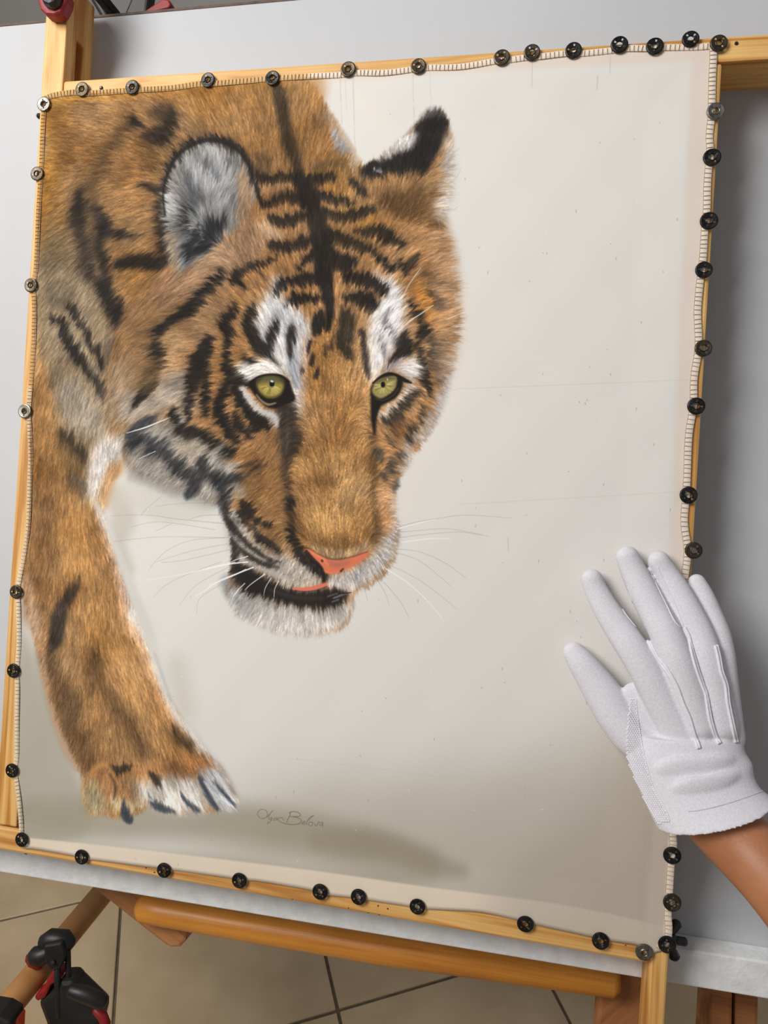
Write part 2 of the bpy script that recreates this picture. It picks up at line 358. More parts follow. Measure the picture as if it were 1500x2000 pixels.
def paint_tiger(to_tex):
    p = Painter(to_tex); K = (38, 34, 32); rng = p.rng
    # --- primed ground
    p.im[:] = np.array((213, 209, 203)) / 255
    p.crop(0, 0, 1)
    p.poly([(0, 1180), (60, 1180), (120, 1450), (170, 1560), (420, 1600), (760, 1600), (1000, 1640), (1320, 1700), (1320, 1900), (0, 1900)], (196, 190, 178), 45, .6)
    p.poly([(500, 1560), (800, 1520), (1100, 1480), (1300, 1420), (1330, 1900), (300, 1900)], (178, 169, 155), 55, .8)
    p.poly([(30, 1230), (90, 1330), (150, 1500), (180, 1590), (150, 1640), (20, 1640)], (158, 152, 136), 16, .8)
    p.line([(60, 1590, 50), (200, 1600, 60), (400, 1600, 60), (560, 1620, 60), (700, 1650, 60), (830, 1680, 40)], (150, 142, 122), 30, .75)
    p.line([(180, 1665, 26), (400, 1690, 30), (640, 1725, 30), (830, 1700, 30)], (160, 152, 134), 20, .55)
    p.line([(620, 1640, 30), (740, 1650, 40), (850, 1690, 30), (900, 1700, 20)], (146, 136, 116), 18, .6)
    p.line([(220, 960, 30), (240, 1010, 45), (225, 1060, 40), (250, 1110, 20)], (176, 168, 152), 20, .6)
    p.line([(250, 960, 40), (330, 1000, 40), (400, 990, 30)], (196, 190, 178), 16, .7)
    p.line([(345, 1300, 30), (360, 1380, 40)], (188, 180, 164), 30, .5)
    p.line([(705, 190, 20), (760, 270, 20), (700, 320, 16)], (222, 210, 196), 18, .3)
    p.line([(905, 600, 30), (890, 760, 30), (820, 900, 30), (790, 1000, 24)], (224, 212, 198), 24, .5)
    # bare margins of the cloth
    mg = (214, 198, 184)
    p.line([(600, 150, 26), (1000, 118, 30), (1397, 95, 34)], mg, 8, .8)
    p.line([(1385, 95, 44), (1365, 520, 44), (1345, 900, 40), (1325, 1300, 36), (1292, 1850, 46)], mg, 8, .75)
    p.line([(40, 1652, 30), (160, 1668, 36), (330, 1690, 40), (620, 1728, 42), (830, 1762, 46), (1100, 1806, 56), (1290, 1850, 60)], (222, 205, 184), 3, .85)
    p.poly([(1000, 1690), (1150, 1600), (1300, 1500), (1330, 1900), (980, 1840)], (164, 152, 138), 45, .5)  # airbrushed grey wash, deepened with lower-right shade painted into the cloth colour
    for x0_, y0_, x1_, y1_, o_ in ((665, 150, 667, 240, .5), (690, 145, 693, 300, .5), (675, 150, 677, 220, .3), (807, 140, 808, 260, .4), (840, 138, 842, 230, .3), (1040, 115, 1039, 170, .5), (1192, 110, 1191, 145, .5), (1167, 150, 1166, 175, .6), (1027, 1530, 1025, 1600, .3), (1216, 1640, 1212, 1700, .35), (992, 1050, 993, 1078, .5), (1265, 1635, 1256, 1830, .5), (880, 760, 1350, 742, .25), (900, 985, 1340, 960, .2), (560, 1480, 1200, 1560, .15)):
        p.line([(x0_, y0_, 1.6), (x1_, y1_, 1.2)], (180, 172, 164), .9, o_)
    for k in range(160):
        x_, y_ = rng.uniform(250, 1330), rng.uniform(200, 1740); p.line([(x_, y_, 1.6), (x_ + rng.uniform(-1, 1), y_ + rng.uniform(0, 5), 1)], (150, 140, 128) if k % 3 else (228, 224, 218), .7, .5)
    # --- body
    p.poly([(70, 170), (330, 150), (560, 148), (598, 152), (620, 180), (642, 216), (668, 270), (690, 312), (705, 345), (620, 560), (330, 640), (240, 850), (232, 920), (212, 945), (202, 990), (215, 1050), (236, 1120), (265, 1200), (302, 1290), (330, 1360), (372, 1425), (404, 1465), (445, 1540), (458, 1564), (420, 1578), (340, 1583), (300, 1575), (262, 1590), (238, 1596), (200, 1590), (178, 1570), (162, 1530), (150, 1490), (120, 1430), (98, 1370), (80, 1310), (66, 1240), (46, 1150), (40, 1000), (50, 800), (70, 400)], (154, 111, 66), 3, 1, 17, True)
    p.poly([(60, 160), (130, 160), (120, 400), (100, 480), (50, 480)], (176, 118, 42), 14, .7)
    p.line([(110, 185, 30), (300, 172, 30), (560, 155, 30)], (190, 130, 50), 10, .7)
    p.line([(360, 200, 60), (480, 190, 60), (600, 180, 60)], (168, 114, 56), 20, .6)
    p.line([(640, 230, 18), (668, 275, 22), (692, 320, 20)], (176, 150, 124), 5, .7)
    p.line([(650, 265, 12), (662, 285, 16), (676, 298, 10)], (150, 152, 160), 3, .8)
    p.crop(50, 150, 3.75)
    p.line([(200, 300, 120), (330, 420, 120), (300, 600, 90)], (128, 86, 42), 22, .6)
    p.line([(760, 340, 70), (660, 480, 110), (590, 600, 110), (500, 740, 110), (430, 860, 100)], (92, 68, 44), 20, .75)
    p.line([(720, 600, 160), (800, 800, 160), (820, 1000, 140)], (158, 110, 64), 25, .7)
    p.line([(860, 500, 90), (930, 600, 90), (980, 700, 80)], (110, 80, 44), 18, .7)
    p.poly([(350, 900), (470, 880), (580, 960), (610, 1080), (590, 1200), (600, 1300), (610, 1480), (480, 1480), (430, 1330), (370, 1180), (340, 1030)], (68, 54, 42), 12, .85)
    p.lines((44, 39, 35), 10, .9, [(400, 850, 60), (390, 960, 90), (385, 1060, 90), (400, 1160, 80), (440, 1270, 70), (480, 1400, 60)], [(520, 960, 60), (575, 1020, 60), (570, 1110, 70), (545, 1220, 60), (580, 1330, 60), (600, 1480, 70)], [(560, 1110, 60), (650, 1140, 60), (740, 1150, 45), (830, 1155, 20)])
    p.line([(470, 1030, 50), (480, 1130, 60)], (104, 80, 50), 10, .8)
    p.poly([(960, 250), (1060, 215), (1120, 250), (1145, 310), (1110, 400), (1080, 480), (1030, 520), (960, 515), (900, 475), (835, 430), (822, 400), (900, 385), (960, 380), (1000, 340), (970, 300)], (46, 38, 34), 9, .93)
    p.lines((46, 38, 34), 7, .95, [(780, 295, 30), (810, 340, 55), (850, 350, 40)], [(865, 785, 30), (930, 815, 50), (985, 840, 50)])
    p.line([(930, 270, 40), (1000, 260, 60), (1040, 250, 40)], (80, 64, 48), 14, .7)
    p.lines((196, 150, 110), 4, .5, [(860, 400, 8), (920, 350, 10), (990, 330, 8)], [(930, 460, 8), (990, 420, 8), (1050, 400, 6)])
    p.lines((40, 34, 30), 12, .9, [(1000, 880, 40), (990, 1000, 70), (1000, 1150, 70), (1020, 1280, 60), (1070, 1380, 60)])
    p.lines((44, 37, 32), 8, .95, [(690, 1355, 70), (800, 1340, 90), (930, 1350, 100), (1040, 1380, 80), (1110, 1410, 40)])
    p.poly([(100, 1080), (330, 1100), (440, 1350), (500, 1500), (520, 1700), (90, 1700)], (138, 116, 88), 26, .85)
    p.crop(50, 500, 3.75)
    p.poly([(90, 60), (420, 60), (520, 220), (600, 420), (700, 600), (640, 800), (580, 1000), (650, 1200), (440, 1450), (330, 1330), (230, 1250), (150, 900), (80, 500)], (144, 124, 98), 18, .9)
    p.line([(330, 1000, 200), (420, 1150, 200), (520, 1250, 120)], (148, 136, 122), 26, .8)
    p.line([(180, 250, 60), (280, 330, 60)], (108, 98, 82), 14, .6)
    p.line([(420, 30, 90), (480, 130, 90), (560, 200, 80)], (60, 50, 42), 14, .8)
    p.line([(520, 60, 40), (540, 130, 40)], (120, 98, 70), 8, .7)
    p.poly([(510, 200), (600, 170), (650, 250), (700, 320), (735, 420), (765, 560), (745, 620), (690, 560), (610, 450), (560, 330)], (42, 37, 34), 6, .97)
    p.line([(640, 620, 90), (640, 700, 110), (600, 760, 80)], (92, 84, 74), 16, .75)
    p.lines((44, 40, 37), 5, .92, [(325, 350, 50), (370, 420, 46), (410, 490, 40), (455, 560, 44), (480, 640, 34), (500, 690, 30)], [(530, 650, 40), (545, 730, 46), (560, 800, 30)], [(275, 480, 60), (300, 560, 90), (350, 650, 100), (410, 750, 80), (475, 820, 80), (520, 900, 70), (560, 970, 60), (570, 1040, 40)], [(190, 440, 30), (240, 480, 40)])
    p.line([(330, 520, 40), (400, 630, 50), (470, 740, 50), (520, 850, 40)], (160, 142, 116), 8, .75)
    p.line([(60, 680, 90), (100, 850, 110), (130, 1050, 130), (160, 1300, 180), (180, 1500, 220)], (172, 122, 68), 22, .8)
    p.lines((46, 40, 36), 8, .92, [(262, 1280, 50), (320, 1340, 64), (375, 1390, 50)], [(380, 1400, 60), (420, 1460, 60)])
    # leg
    p.crop(30, 800, 3.333)
    p.line([(140, 300, 160), (170, 600, 170), (160, 1000, 160), (120, 1300, 150)], (124, 84, 46), 30, .7)
    p.line([(400, 650, 130), (380, 850, 150), (430, 1100, 170), (480, 1350, 190)], (180, 128, 72), 30, .8)
    p.poly([(300, 120), (440, 190), (470, 330), (480, 480), (470, 560), (340, 450), (280, 250)], (96, 76, 52), 16, .6)
    p.line([(370, 440, 60), (440, 500, 70)], (84, 72, 58), 12, .7)
    p.poly([(480, 300), (560, 170), (680, 150), (715, 230), (700, 300), (630, 340), (570, 470), (520, 600), (470, 520)], (206, 200, 196), 9, .95, 16)
    p.poly([(620, 350), (715, 300), (695, 410), (640, 470), (610, 600), (580, 650), (525, 590), (570, 460)], (196, 154, 110), 6, .9)
    p.poly([(510, 600), (560, 640), (620, 750), (690, 950), (770, 1130), (850, 1350), (900, 1490), (800, 1490), (730, 1330), (670, 1130), (620, 930), (560, 760)], (196, 192, 188), 7, .95, 12)
    p.line([(560, 760, 30), (640, 1000, 40), (700, 1200, 50), (760, 1450, 60)], (206, 158, 122), 12, .7)
    p.line([(75, 1100, 50), (110, 1250, 60), (140, 1450, 60)], (196, 158, 128), 14, .7)
    p.lines((64, 52, 44), 9, .85, [(405, 1085, 20), (380, 1150, 60), (330, 1230, 60)], [(300, 1260, 70), (275, 1380, 90), (265, 1490, 80)])
    p.crop(30, 1200, 3.333)
    p.poly([(740, -20), (830, -20), (900, 130), (950, 330), (985, 480), (1030, 590), (1090, 660), (1170, 730), (1200, 820), (1280, 890), (1310, 960), (1200, 900), (1110, 770), (1020, 670), (950, 560), (900, 400), (850, 270), (790, 150)], (204, 200, 194), 6, .95, 12)
    p.line([(760, 60, 50), (840, 250, 60), (900, 420, 60), (960, 580, 60), (1060, 720, 50)], (206, 152, 106), 12, .7)
    p.line([(900, 250, 14), (960, 420, 14), (1010, 560, 10)], (150, 160, 168), 5, .7)
    p.line([(220, 260, 110), (290, 480, 150), (350, 680, 150), (420, 860, 150), (480, 950, 120)], (96, 68, 42), 26, .75)
    p.line([(160, 150, 40), (190, 380, 40), (240, 620, 40), (310, 840, 40), (400, 1000, 30)], (192, 150, 116), 9, .6)
    p.lines((60, 50, 42), 8, .85, [(290, -20, 70), (275, 80, 70), (250, 170, 60), (232, 240, 20)])
    p.lines((92, 66, 42), 18, .7, [(520, 250, 90), (510, 380, 110), (500, 450, 60)], [(600, 500, 80), (650, 580, 100), (700, 660, 70)], [(740, 680, 80), (790, 800, 110), (830, 880, 90)])
    p.lines((184, 132, 76), 22, .7, [(620, 100, 130), (700, 300, 150), (760, 450, 140), (850, 620, 140), (930, 800, 100)])
    p.lines((74, 58, 40), 10, .8, [(1030, 740, 30), (1060, 800, 60), (1130, 850, 50)])
    p.poly([(480, 1000), (560, 965), (620, 1000), (800, 990), (960, 940), (1150, 920), (1290, 950), (1370, 1040), (1450, 1240), (1330, 1265), (1130, 1290), (940, 1270), (860, 1220), (760, 1250), (600, 1270), (500, 1300), (450, 1240), (430, 1110)], (170, 118, 70), 5, 1, 16, True)
    p.poly([(440, 1100), (500, 1080), (560, 1110), (600, 1250), (520, 1300), (455, 1260)], (136, 122, 88), 9, .9)
    p.line([(650, 1210, 60), (700, 1240, 60), (780, 1230, 60)], (176, 164, 130), 10, .8)
    p.line([(720, 1080, 60), (780, 1120, 60), (770, 1180, 50)], (128, 98, 70), 12, .7)
    p.poly([(780, 1110), (880, 1060), (960, 1050), (1070, 1035), (1190, 1050), (1240, 1280), (1050, 1295), (900, 1270), (820, 1210)], (186, 180, 172), 9, .95, 18)
    p.poly([(1190, 1050), (1270, 940), (1370, 1040), (1455, 1245), (1330, 1270), (1240, 1190)], (178, 182, 188), 8, .95, 18)
    p.line([(1000, 960, 60), (1080, 1010, 80), (1150, 1020, 60)], (112, 78, 52), 12, .75)
    p.line([(1190, 950, 50), (1250, 960, 50)], (176, 120, 74), 10, .8)
    p.lines((70, 78, 90), 4, .85, [(1205, 1070, 30), (1240, 1140, 36), (1275, 1210, 30), (1315, 1262, 16)], [(1290, 1080, 14), (1350, 1150, 20), (1420, 1230, 14)], [(1080, 1180, 16), (1120, 1220, 30), (1185, 1272, 26)], [(870, 1180, 16), (900, 1235, 40), (960, 1262, 44), (1030, 1280, 18)])
    p.lines((220, 218, 214), 4, .8, [(960, 1080, 16), (990, 1160, 16), (1040, 1240, 12)], [(1120, 1080, 16), (1140, 1160, 14), (1190, 1230, 12)], [(1300, 1120, 12), (1350, 1200, 12)], [(840, 1110, 14), (880, 1180, 14)])
    p.lines((40, 34, 30), 5, .9, [(612, 985, 26), (670, 1003, 40), (745, 990, 22)])
    p.lines((60, 52, 44), 7, .85, [(880, 1030, 30), (915, 1065, 50), (930, 1100, 30)])
    p.lines((66, 74, 84), 4, .9, [(700, 1200, 20), (705, 1270, 40), (725, 1310, 60), (740, 1330, 50)])
    # --- head
    p.crop(0, 0, 1)
    p.poly([(332, 512), (400, 470), (470, 380), (500, 345), (600, 335), (700, 338), (760, 340), (840, 380), (868, 450), (886, 520), (893, 580), (895, 640), (885, 690), (872, 740), (860, 790), (842, 835), (815, 875), (790, 910), (772, 945), (770, 1000), (778, 1040), (772, 1080), (755, 1115), (720, 1145), (690, 1160), (690, 1185), (670, 1222), (620, 1238), (560, 1234), (500, 1212), (462, 1182), (442, 1150), (452, 1100), (452, 1050), (436, 990), (400, 975), (350, 955), (300, 940), (255, 915), (238, 880), (240, 850), (215, 780), (210, 730), (228, 650), (262, 590)], (160, 115, 72), 2.5, 1, 15, True)
    p.poly([(215, 780), (210, 730), (228, 650), (262, 590), (332, 525), (440, 500), (440, 620), (340, 700), (300, 800), (262, 850)], (142, 106, 70), 9, .9, 24)
    p.line([(330, 560, 60), (430, 520, 60), (500, 470, 50)], (160, 122, 92), 16, .7)
    p.poly([(560, 700), (600, 620), (700, 640), (730, 700), (735, 850), (760, 980), (740, 1050), (650, 1085), (580, 1040), (575, 900), (565, 800)], (163, 118, 70), 8, .9, 7)
    p.crop(50, 500, 3.75)
    p.poly([(620, 800), (760, 760), (800, 950), (750, 1130), (640, 1180), (580, 1050)], (144, 122, 98), 14, .7)
    p.poly([(720, 1000), (900, 1000), (1100, 820), (1230, 900), (1230, 1150), (1100, 1100), (800, 1220), (700, 1200)], (162, 154, 146), 14, .8, 22)
    p.poly([(720, 1300), (840, 1240), (1000, 1180), (1140, 1250), (1330, 1330), (1500, 1420), (1500, 1800), (1100, 1760), (760, 1560)], (140, 136, 130), 12, .9, 22)
    p.line([(1030, 540, 60), (1130, 620, 70), (1080, 760, 70)], (172, 138, 96), 16, .7)
    bk = (40, 36, 33)
    p.lines(bk, 5, .95, [(1440, 110, 40), (1410, 190, 60), (1340, 250, 50)], [(1310, 290, 50), (1250, 340, 100), (1190, 400, 90), (1120, 430, 60), (1060, 485, 40)], [(1010, 510, 50), (975, 580, 70), (955, 650, 60), (985, 720, 70), (990, 800, 60)], [(930, 940, 60), (860, 1010, 70), (800, 1090, 40)])
    p.line([(980, 790, 80), (910, 880, 110), (900, 950, 80)], (84, 66, 44), 14, .85)
    p.lines(bk, 6, .95, [(1345, 600, 50), (1300, 690, 90), (1255, 790, 100), (1235, 890, 110), (1220, 990, 80), (1200, 1090, 50), (1195, 1190, 40)], [(1085, 1115, 40), (1110, 1210, 80), (1175, 1280, 90), (1270, 1290, 80), (1350, 1330, 60), (1430, 1390, 60), (1510, 1430, 60)])
    p.lines((150, 136, 118), 10, .7, [(1150, 1360, 80), (1230, 1440, 70), (1260, 1500, 50)], [(880, 1330, 30), (980, 1390, 40)])
    p.lines((52, 54, 60), 7, .92, [(960, 1165, 30), (880, 1220, 80), (800, 1285, 90), (750, 1310, 40)], [(820, 1330, 50), (960, 1350, 60), (1060, 1420, 90), (1130, 1500, 100)])
    p.lines((150, 146, 140), 6, .7, [(850, 1290, 20), (950, 1270, 24), (1040, 1300, 20)], [(1130, 1130, 30), (1160, 1200, 40)])
    p.lines(bk, 5, .85, [(1335, 970, 50), (1310, 1070, 60), (1320, 1160, 30)], [(1450, 1000, 70), (1420, 1100, 80), (1440, 1200, 70), (1480, 1290, 50)])
    p.line([(1080, 940, 50), (1130, 900, 30)], (100, 96, 90), 10, .6)
    p.crop(30, 800, 3.333)
    p.poly([(1010, 220), (1190, 190), (1250, 330), (1230, 400), (1130, 360), (1060, 300)], (170, 156, 138), 9, .8)
    p.lines((48, 48, 52), 7, .92, [(880, 250, 60), (990, 290, 70), (1060, 360, 90), (1130, 420, 90), (1180, 480, 80), (1120, 550, 50)], [(740, 230, 60), (830, 180, 40)], [(1210, 330, 60), (1240, 390, 70), (1310, 430, 60), (1400, 440, 60), (1510, 440, 50)], [(1330, 470, 70), (1370, 560, 80), (1360, 640, 60), (1400, 700, 70), (1460, 690, 50)])
    p.line([(760, 420, 60), (900, 440, 100), (1020, 500, 80)], (150, 144, 134), 14, .7)
    p.lines((176, 170, 162), 8, .8, [(1290, 330, 50), (1370, 370, 50), (1460, 350, 40)], [(1240, 490, 60), (1290, 530, 50)], [(1440, 500, 50), (1500, 540, 50)], [(1290, 290, 30), (1350, 230, 20)])
    # muzzle
    p.crop(400, 850, 3.333)
    p.line([(420, 100, 190), (380, 300, 200), (420, 480, 180), (470, 640, 130)], (132, 94, 56), 22, .8)
    p.line([(300, 330, 70), (380, 420, 80)], (156, 112, 66), 16, .7)
    p.poly([(120, 480), (200, 480), (300, 640), (420, 730), (540, 760), (660, 800), (745, 870), (775, 935), (740, 975), (600, 995), (460, 965), (340, 890), (230, 830), (170, 740)], (168, 160, 150), 9, .95, 11)
    p.line([(240, 580, 60), (330, 660, 60), (450, 700, 60), (540, 700, 70)], (150, 120, 84), 14, .7)
    p.poly([(790, 905), (900, 885), (1000, 845), (1075, 775), (1150, 680), (1215, 540), (1255, 580), (1250, 690), (1210, 800), (1140, 890), (1050, 965), (960, 1005), (860, 1005), (800, 970)], (178, 174, 172), 7, .95, 10)
    p.line([(1150, 760, 30), (1060, 850, 30), (960, 920, 30)], (150, 148, 150), 10, .6)
    p.poly([(140, 1010), (230, 980), (400, 1050), (600, 1105), (740, 1110), (900, 1085), (975, 1065), (950, 1150), (880, 1230), (760, 1285), (600, 1300), (450, 1270), (320, 1220), (200, 1150)], (172, 168, 164), 6, 1, 20, True)
    p.line([(150, 960, 80), (190, 1040, 70), (260, 1090, 50)], (110, 112, 116), 14, .7)
    p.poly([(185, 830), (250, 830), (330, 885), (430, 950), (560, 1000), (640, 1018), (780, 1005), (850, 1000), (935, 1020), (905, 1070), (860, 1105), (740, 1110), (620, 1108), (500, 1080), (400, 1055), (300, 1020), (210, 960)], K, 5, .97)
    p.lines((54, 50, 48), 5, .95, [(130, 450, 40), (150, 540, 46), (185, 640, 42), (195, 740, 46), (205, 840, 56), (215, 930, 50)])
    p.lines((190, 188, 186), 5, .8, [(190, 500, 30), (230, 570, 30), (270, 640, 26)], [(215, 620, 20), (270, 720, 26), (340, 800, 26), (430, 850, 26)])
    p.lines((58, 50, 44), 4, .85, [(185, 555, 36), (235, 640, 34), (300, 720, 30), (370, 775, 24)], [(215, 690, 30), (265, 750, 34), (340, 810, 34), (420, 850, 26)], [(340, 640, 34), (420, 690, 40), (490, 750, 26)], [(380, 800, 20), (440, 825, 26)], [(225, 500, 34), (270, 560, 30)], [(290, 600, 20), (350, 620, 24)])
    p.lines(bk, 5, .9, [(245, 430, 30), (285, 480, 70), (305, 520, 40)], [(400, 575, 40), (430, 580, 36)], [(335, 560, 40), (355, 555, 30)], [(350, 660, 30), (420, 690, 40)])
    p.lines((60, 48, 38), 8, .85, [(595, 0, 90), (560, 90, 90), (530, 200, 60), (548, 320, 36), (548, 440, 50), (570, 560, 50), (580, 640, 50)])
    p.lines(bk, 5, .92, [(570, 630, 50), (595, 720, 50), (650, 790, 60), (720, 850, 60), (775, 900, 40), (775, 950, 18)], [(560, 430, 40), (560, 470, 30)])
    p.lines((92, 66, 40), 9, .75, [(1090, 0, 40), (1095, 200, 36), (1105, 400, 44), (1130, 580, 50), (1090, 680, 40)])
    p.lines((110, 76, 42), 16, .6, [(620, 330, 40), (720, 310, 60), (820, 330, 40)], [(600, 520, 40), (640, 640, 60), (720, 700, 60), (860, 740, 70), (1000, 720, 60), (1060, 660, 50)])
    p.lines((182, 138, 86), 18, .6, [(640, 180, 80), (760, 150, 90), (900, 180, 120), (960, 350, 140), (900, 520, 160), (760, 560, 120), (680, 460, 80)])
    p.line([(720, 740, 30), (800, 765, 40), (880, 785, 40), (970, 770, 40), (1040, 730, 30)], (166, 140, 108), 8, .7)
    p.line([(1150, 350, 60), (1170, 500, 70), (1180, 600, 50)], (190, 132, 84), 12, .8)
    p.line([(1215, 380, 30), (1225, 520, 30)], (200, 178, 160), 8, .7)
    p.lines((60, 56, 54), 6, .8, [(1260, 130, 30), (1290, 130, 60)], [(1210, 170, 40), (1200, 220, 50)], [(1120, 110, 50), (1135, 150, 40)], [(1250, 285, 20), (1235, 320, 40), (1230, 360, 20)], [(1150, 260, 30), (1170, 280, 20)])
    p.line([(1310, 40, 50), (1320, 130, 40), (1280, 210, 40)], (188, 178, 168), 10, .8)
    p.lines((62, 50, 42), 5, .8, [(220, 200, 20), (290, 180, 20), (370, 150, 10)], [(290, 240, 20), (340, 200, 20), (400, 190, 16)])
    p.line([(230, 150, 30), (300, 130, 40)], (178, 120, 70), 8, .8)
    # left eye side and forehead
    p.crop(400, 480, 5)
    p.line([(1000, 1000, 120), (1180, 1250, 200), (1200, 1600, 260), (1150, 1900, 300)], (140, 96, 52), 26, .55)
    p.line([(1200, 1150, 200), (1400, 1250, 150), (1350, 1500, 130)], (172, 124, 70), 26, .6)
    p.line([(0, 150, 150), (200, 100, 160), (450, 60, 120)], (150, 118, 90), 22, .8)
    p.line([(450, 330, 70), (560, 250, 80), (680, 250, 90)], (178, 128, 76), 14, .7)
    p.poly([(488, 760), (520, 640), (600, 480), (690, 350), (770, 320), (770, 430), (700, 500), (790, 530), (820, 600), (900, 630), (970, 690), (1040, 800), (1010, 960), (990, 1080), (960, 1250), (960, 1400), (945, 1600), (905, 1690), (880, 1550), (850, 1380), (820, 1270), (700, 1230), (600, 1100), (545, 980), (505, 850)], (206, 204, 205), 7, .97, 20)
    p.line([(860, 1150, 80), (880, 1300, 80), (890, 1380, 40)], (140, 146, 156), 12, .8)
    p.line([(980, 900, 40), (970, 1100, 50), (960, 1300, 30), (940, 1500, 40)], (196, 160, 130), 9, .6)
    p.line([(700, 640, 60), (800, 660, 50)], (160, 166, 176), 10, .6)
    p.poly([(310, 1170), (450, 1115), (600, 1120), (710, 1200), (790, 1265), (620, 1250), (510, 1280), (440, 1330), (370, 1310)], (206, 204, 200), 5, .97)
    p.lines(K, 5, .95, [(685, 480, 50), (740, 410, 80), (840, 360, 90), (950, 335, 100), (1080, 320, 90), (1180, 310, 80)], [(805, 600, 36), (870, 540, 84), (960, 525, 100), (1060, 530, 70), (1160, 510, 60)], [(1140, 0, 130), (1150, 140, 110), (1160, 300, 130), (1190, 430, 100), (1215, 580, 80), (1210, 720, 60), (1190, 820, 40)], [(1130, 660, 60), (1110, 750, 110), (1085, 840, 70)])
    p.lines((52, 44, 36), 7, .88, [(1370, 650, 80), (1385, 760, 130), (1380, 880, 110), (1420, 940, 50)], [(1300, 860, 40), (1320, 960, 70), (1390, 1040, 80), (1420, 1110, 40)], [(1240, 900, 20), (1230, 1000, 40)], [(1180, 990, 30), (1170, 1050, 30)])
    p.lines((44, 40, 38), 4, .9, [(1030, 950, 36), (1010, 1000, 36), (1005, 1045, 20)], [(1050, 1080, 40), (1035, 1150, 40)], [(1095, 1215, 30), (1080, 1290, 46)], [(960, 1220, 24), (950, 1270, 20)])
    p.lines(K, 5, .92, [(915, 215, 30), (1000, 140, 50), (1090, 80, 70)], [(285, 340, 80), (320, 280, 90), (400, 230, 66), (480, 205, 60), (570, 180, 50), (650, 140, 36), (710, 110, 26)], [(300, 360, 60), (370, 380, 40), (400, 440, 20)], [(540, 260, 20), (580, 320, 20)], [(180, 270, 60), (110, 350, 100), (40, 420, 90), (-30, 460, 60)])
    p.lines(K, 6, .93, [(480, 580, 50), (445, 680, 100), (440, 790, 110), (480, 900, 100), (540, 1000, 100), (590, 1060, 60)], [(700, 740, 50), (670, 830, 84), (640, 930, 90), (620, 1010, 90)], [(855, 840, 70), (845, 920, 70), (835, 1000, 50), (830, 1090, 40)], [(390, 1070, 26), (430, 1115, 60), (480, 1130, 30)], [(620, 1050, 30), (680, 1130, 30), (740, 1190, 16)])
    p.lines(K, 6, .93, [(310, 590, 40), (250, 690, 90), (200, 780, 100), (250, 860, 90), (230, 950, 60), (215, 1060, 70), (230, 1180, 100), (290, 1280, 120), (380, 1320, 90), (440, 1340, 60)], [(215, 1330, 60), (190, 1420, 60), (160, 1520, 80), (175, 1640, 80), (200, 1740, 80), (260, 1830, 80), (320, 1900, 60)], [(50, 920, 60), (30, 1040, 80), (15, 1180, 70), (20, 1350, 60), (5, 1500, 60)], [(30, 1560, 30), (20, 1640, 40)])
    p.lines((190, 186, 182), 5, .9, [(375, 1385, 50), (430, 1480, 70), (510, 1580, 66), (590, 1625, 60), (680, 1660, 70), (705, 1750, 40)])
    p.lines(K, 5, .92, [(290, 1400, 80), (350, 1490, 90), (410, 1580, 90), (480, 1680, 110), (570, 1710, 110), (615, 1770, 60)], [(295, 1640, 60), (320, 1730, 90), (390, 1800, 60), (460, 1860, 40)], [(430, 1780, 30), (520, 1790, 40)])
    p.poly([(700, 1560), (780, 1530), (870, 1480), (890, 1620), (905, 1740), (880, 1900), (860, 2020), (740, 2020), (730, 1850), (715, 1700)], (54, 48, 44), 6, .95)
    p.line([(800, 1620, 40), (820, 1800, 50), (800, 1950, 50)], (84, 72, 62), 8, .6)
    # right eye side and brow
    p.crop(620, 480, 5)
    p.poly([(525, 280), (640, 310), (760, 390), (825, 510), (845, 680), (835, 800), (790, 900), (760, 980), (700, 1100), (640, 1200), (590, 1270), (540, 1320), (500, 1260), (485, 1100), (475, 950), (490, 800), (530, 640), (640, 500), (600, 410)], (208, 206, 208), 7, .97, 18)
    p.line([(490, 1000, 40), (500, 1200, 40), (515, 1330, 40)], (210, 190, 174), 9, .6)
    p.lines((96, 92, 100), 6, .85, [(665, 650, 26), (640, 740, 40), (690, 810, 50), (735, 890, 60), (750, 970, 50)], [(600, 880, 20), (640, 1000, 24), (640, 1100, 24)])
    p.lines(K, 5, .95, [(270, 300, 70), (370, 325, 110), (480, 355, 110), (580, 405, 100), (635, 460, 80), (645, 490, 40)], [(250, 520, 50), (350, 520, 84), (440, 535, 120), (510, 580, 130), (500, 630, 80)], [(100, 90, 80), (200, 160, 100), (300, 170, 80), (370, 140, 40)], [(550, 75, 40), (620, 130, 56), (690, 210, 60), (750, 250, 30)], [(795, 150, 30), (820, 220, 56), (855, 280, 40)])
    p.lines((52, 44, 40), 5, .9, [(410, 840, 36), (440, 920, 50), (455, 1040, 44), (475, 1180, 44), (490, 1290, 30)])
    p.lines(K, 5, .93, [(900, 540, 30), (935, 630, 60), (990, 710, 90), (1025, 790, 100), (990, 890, 70), (970, 960, 40)], [(980, 1010, 50), (985, 1100, 70), (1005, 1200, 80), (1030, 1290, 80), (1060, 1370, 60), (1065, 1450, 30)], [(1085, 450, 50), (1130, 500, 60), (1170, 560, 90), (1200, 600, 50)])
    p.lines((50, 46, 42), 7, .9, [(1110, 890, 50), (1120, 980, 90), (1135, 1100, 100), (1155, 1200, 80), (1165, 1290, 50), (1175, 1330, 30)])
    p.lines(K, 5, .93, [(850, 850, 40), (825, 930, 90), (840, 1010, 120), (780, 1070, 70), (700, 1140, 36)], [(910, 985, 20), (880, 1040, 40), (840, 1080, 40)])
    p.poly([(720, 1210), (820, 1130), (900, 1085), (965, 1150), (970, 1240), (905, 1325), (840, 1270), (760, 1235)], (206, 202, 202), 6, .95)
    p.line([(640, 1230, 20), (720, 1180, 40), (790, 1120, 20)], (150, 150, 170), 6, .7)
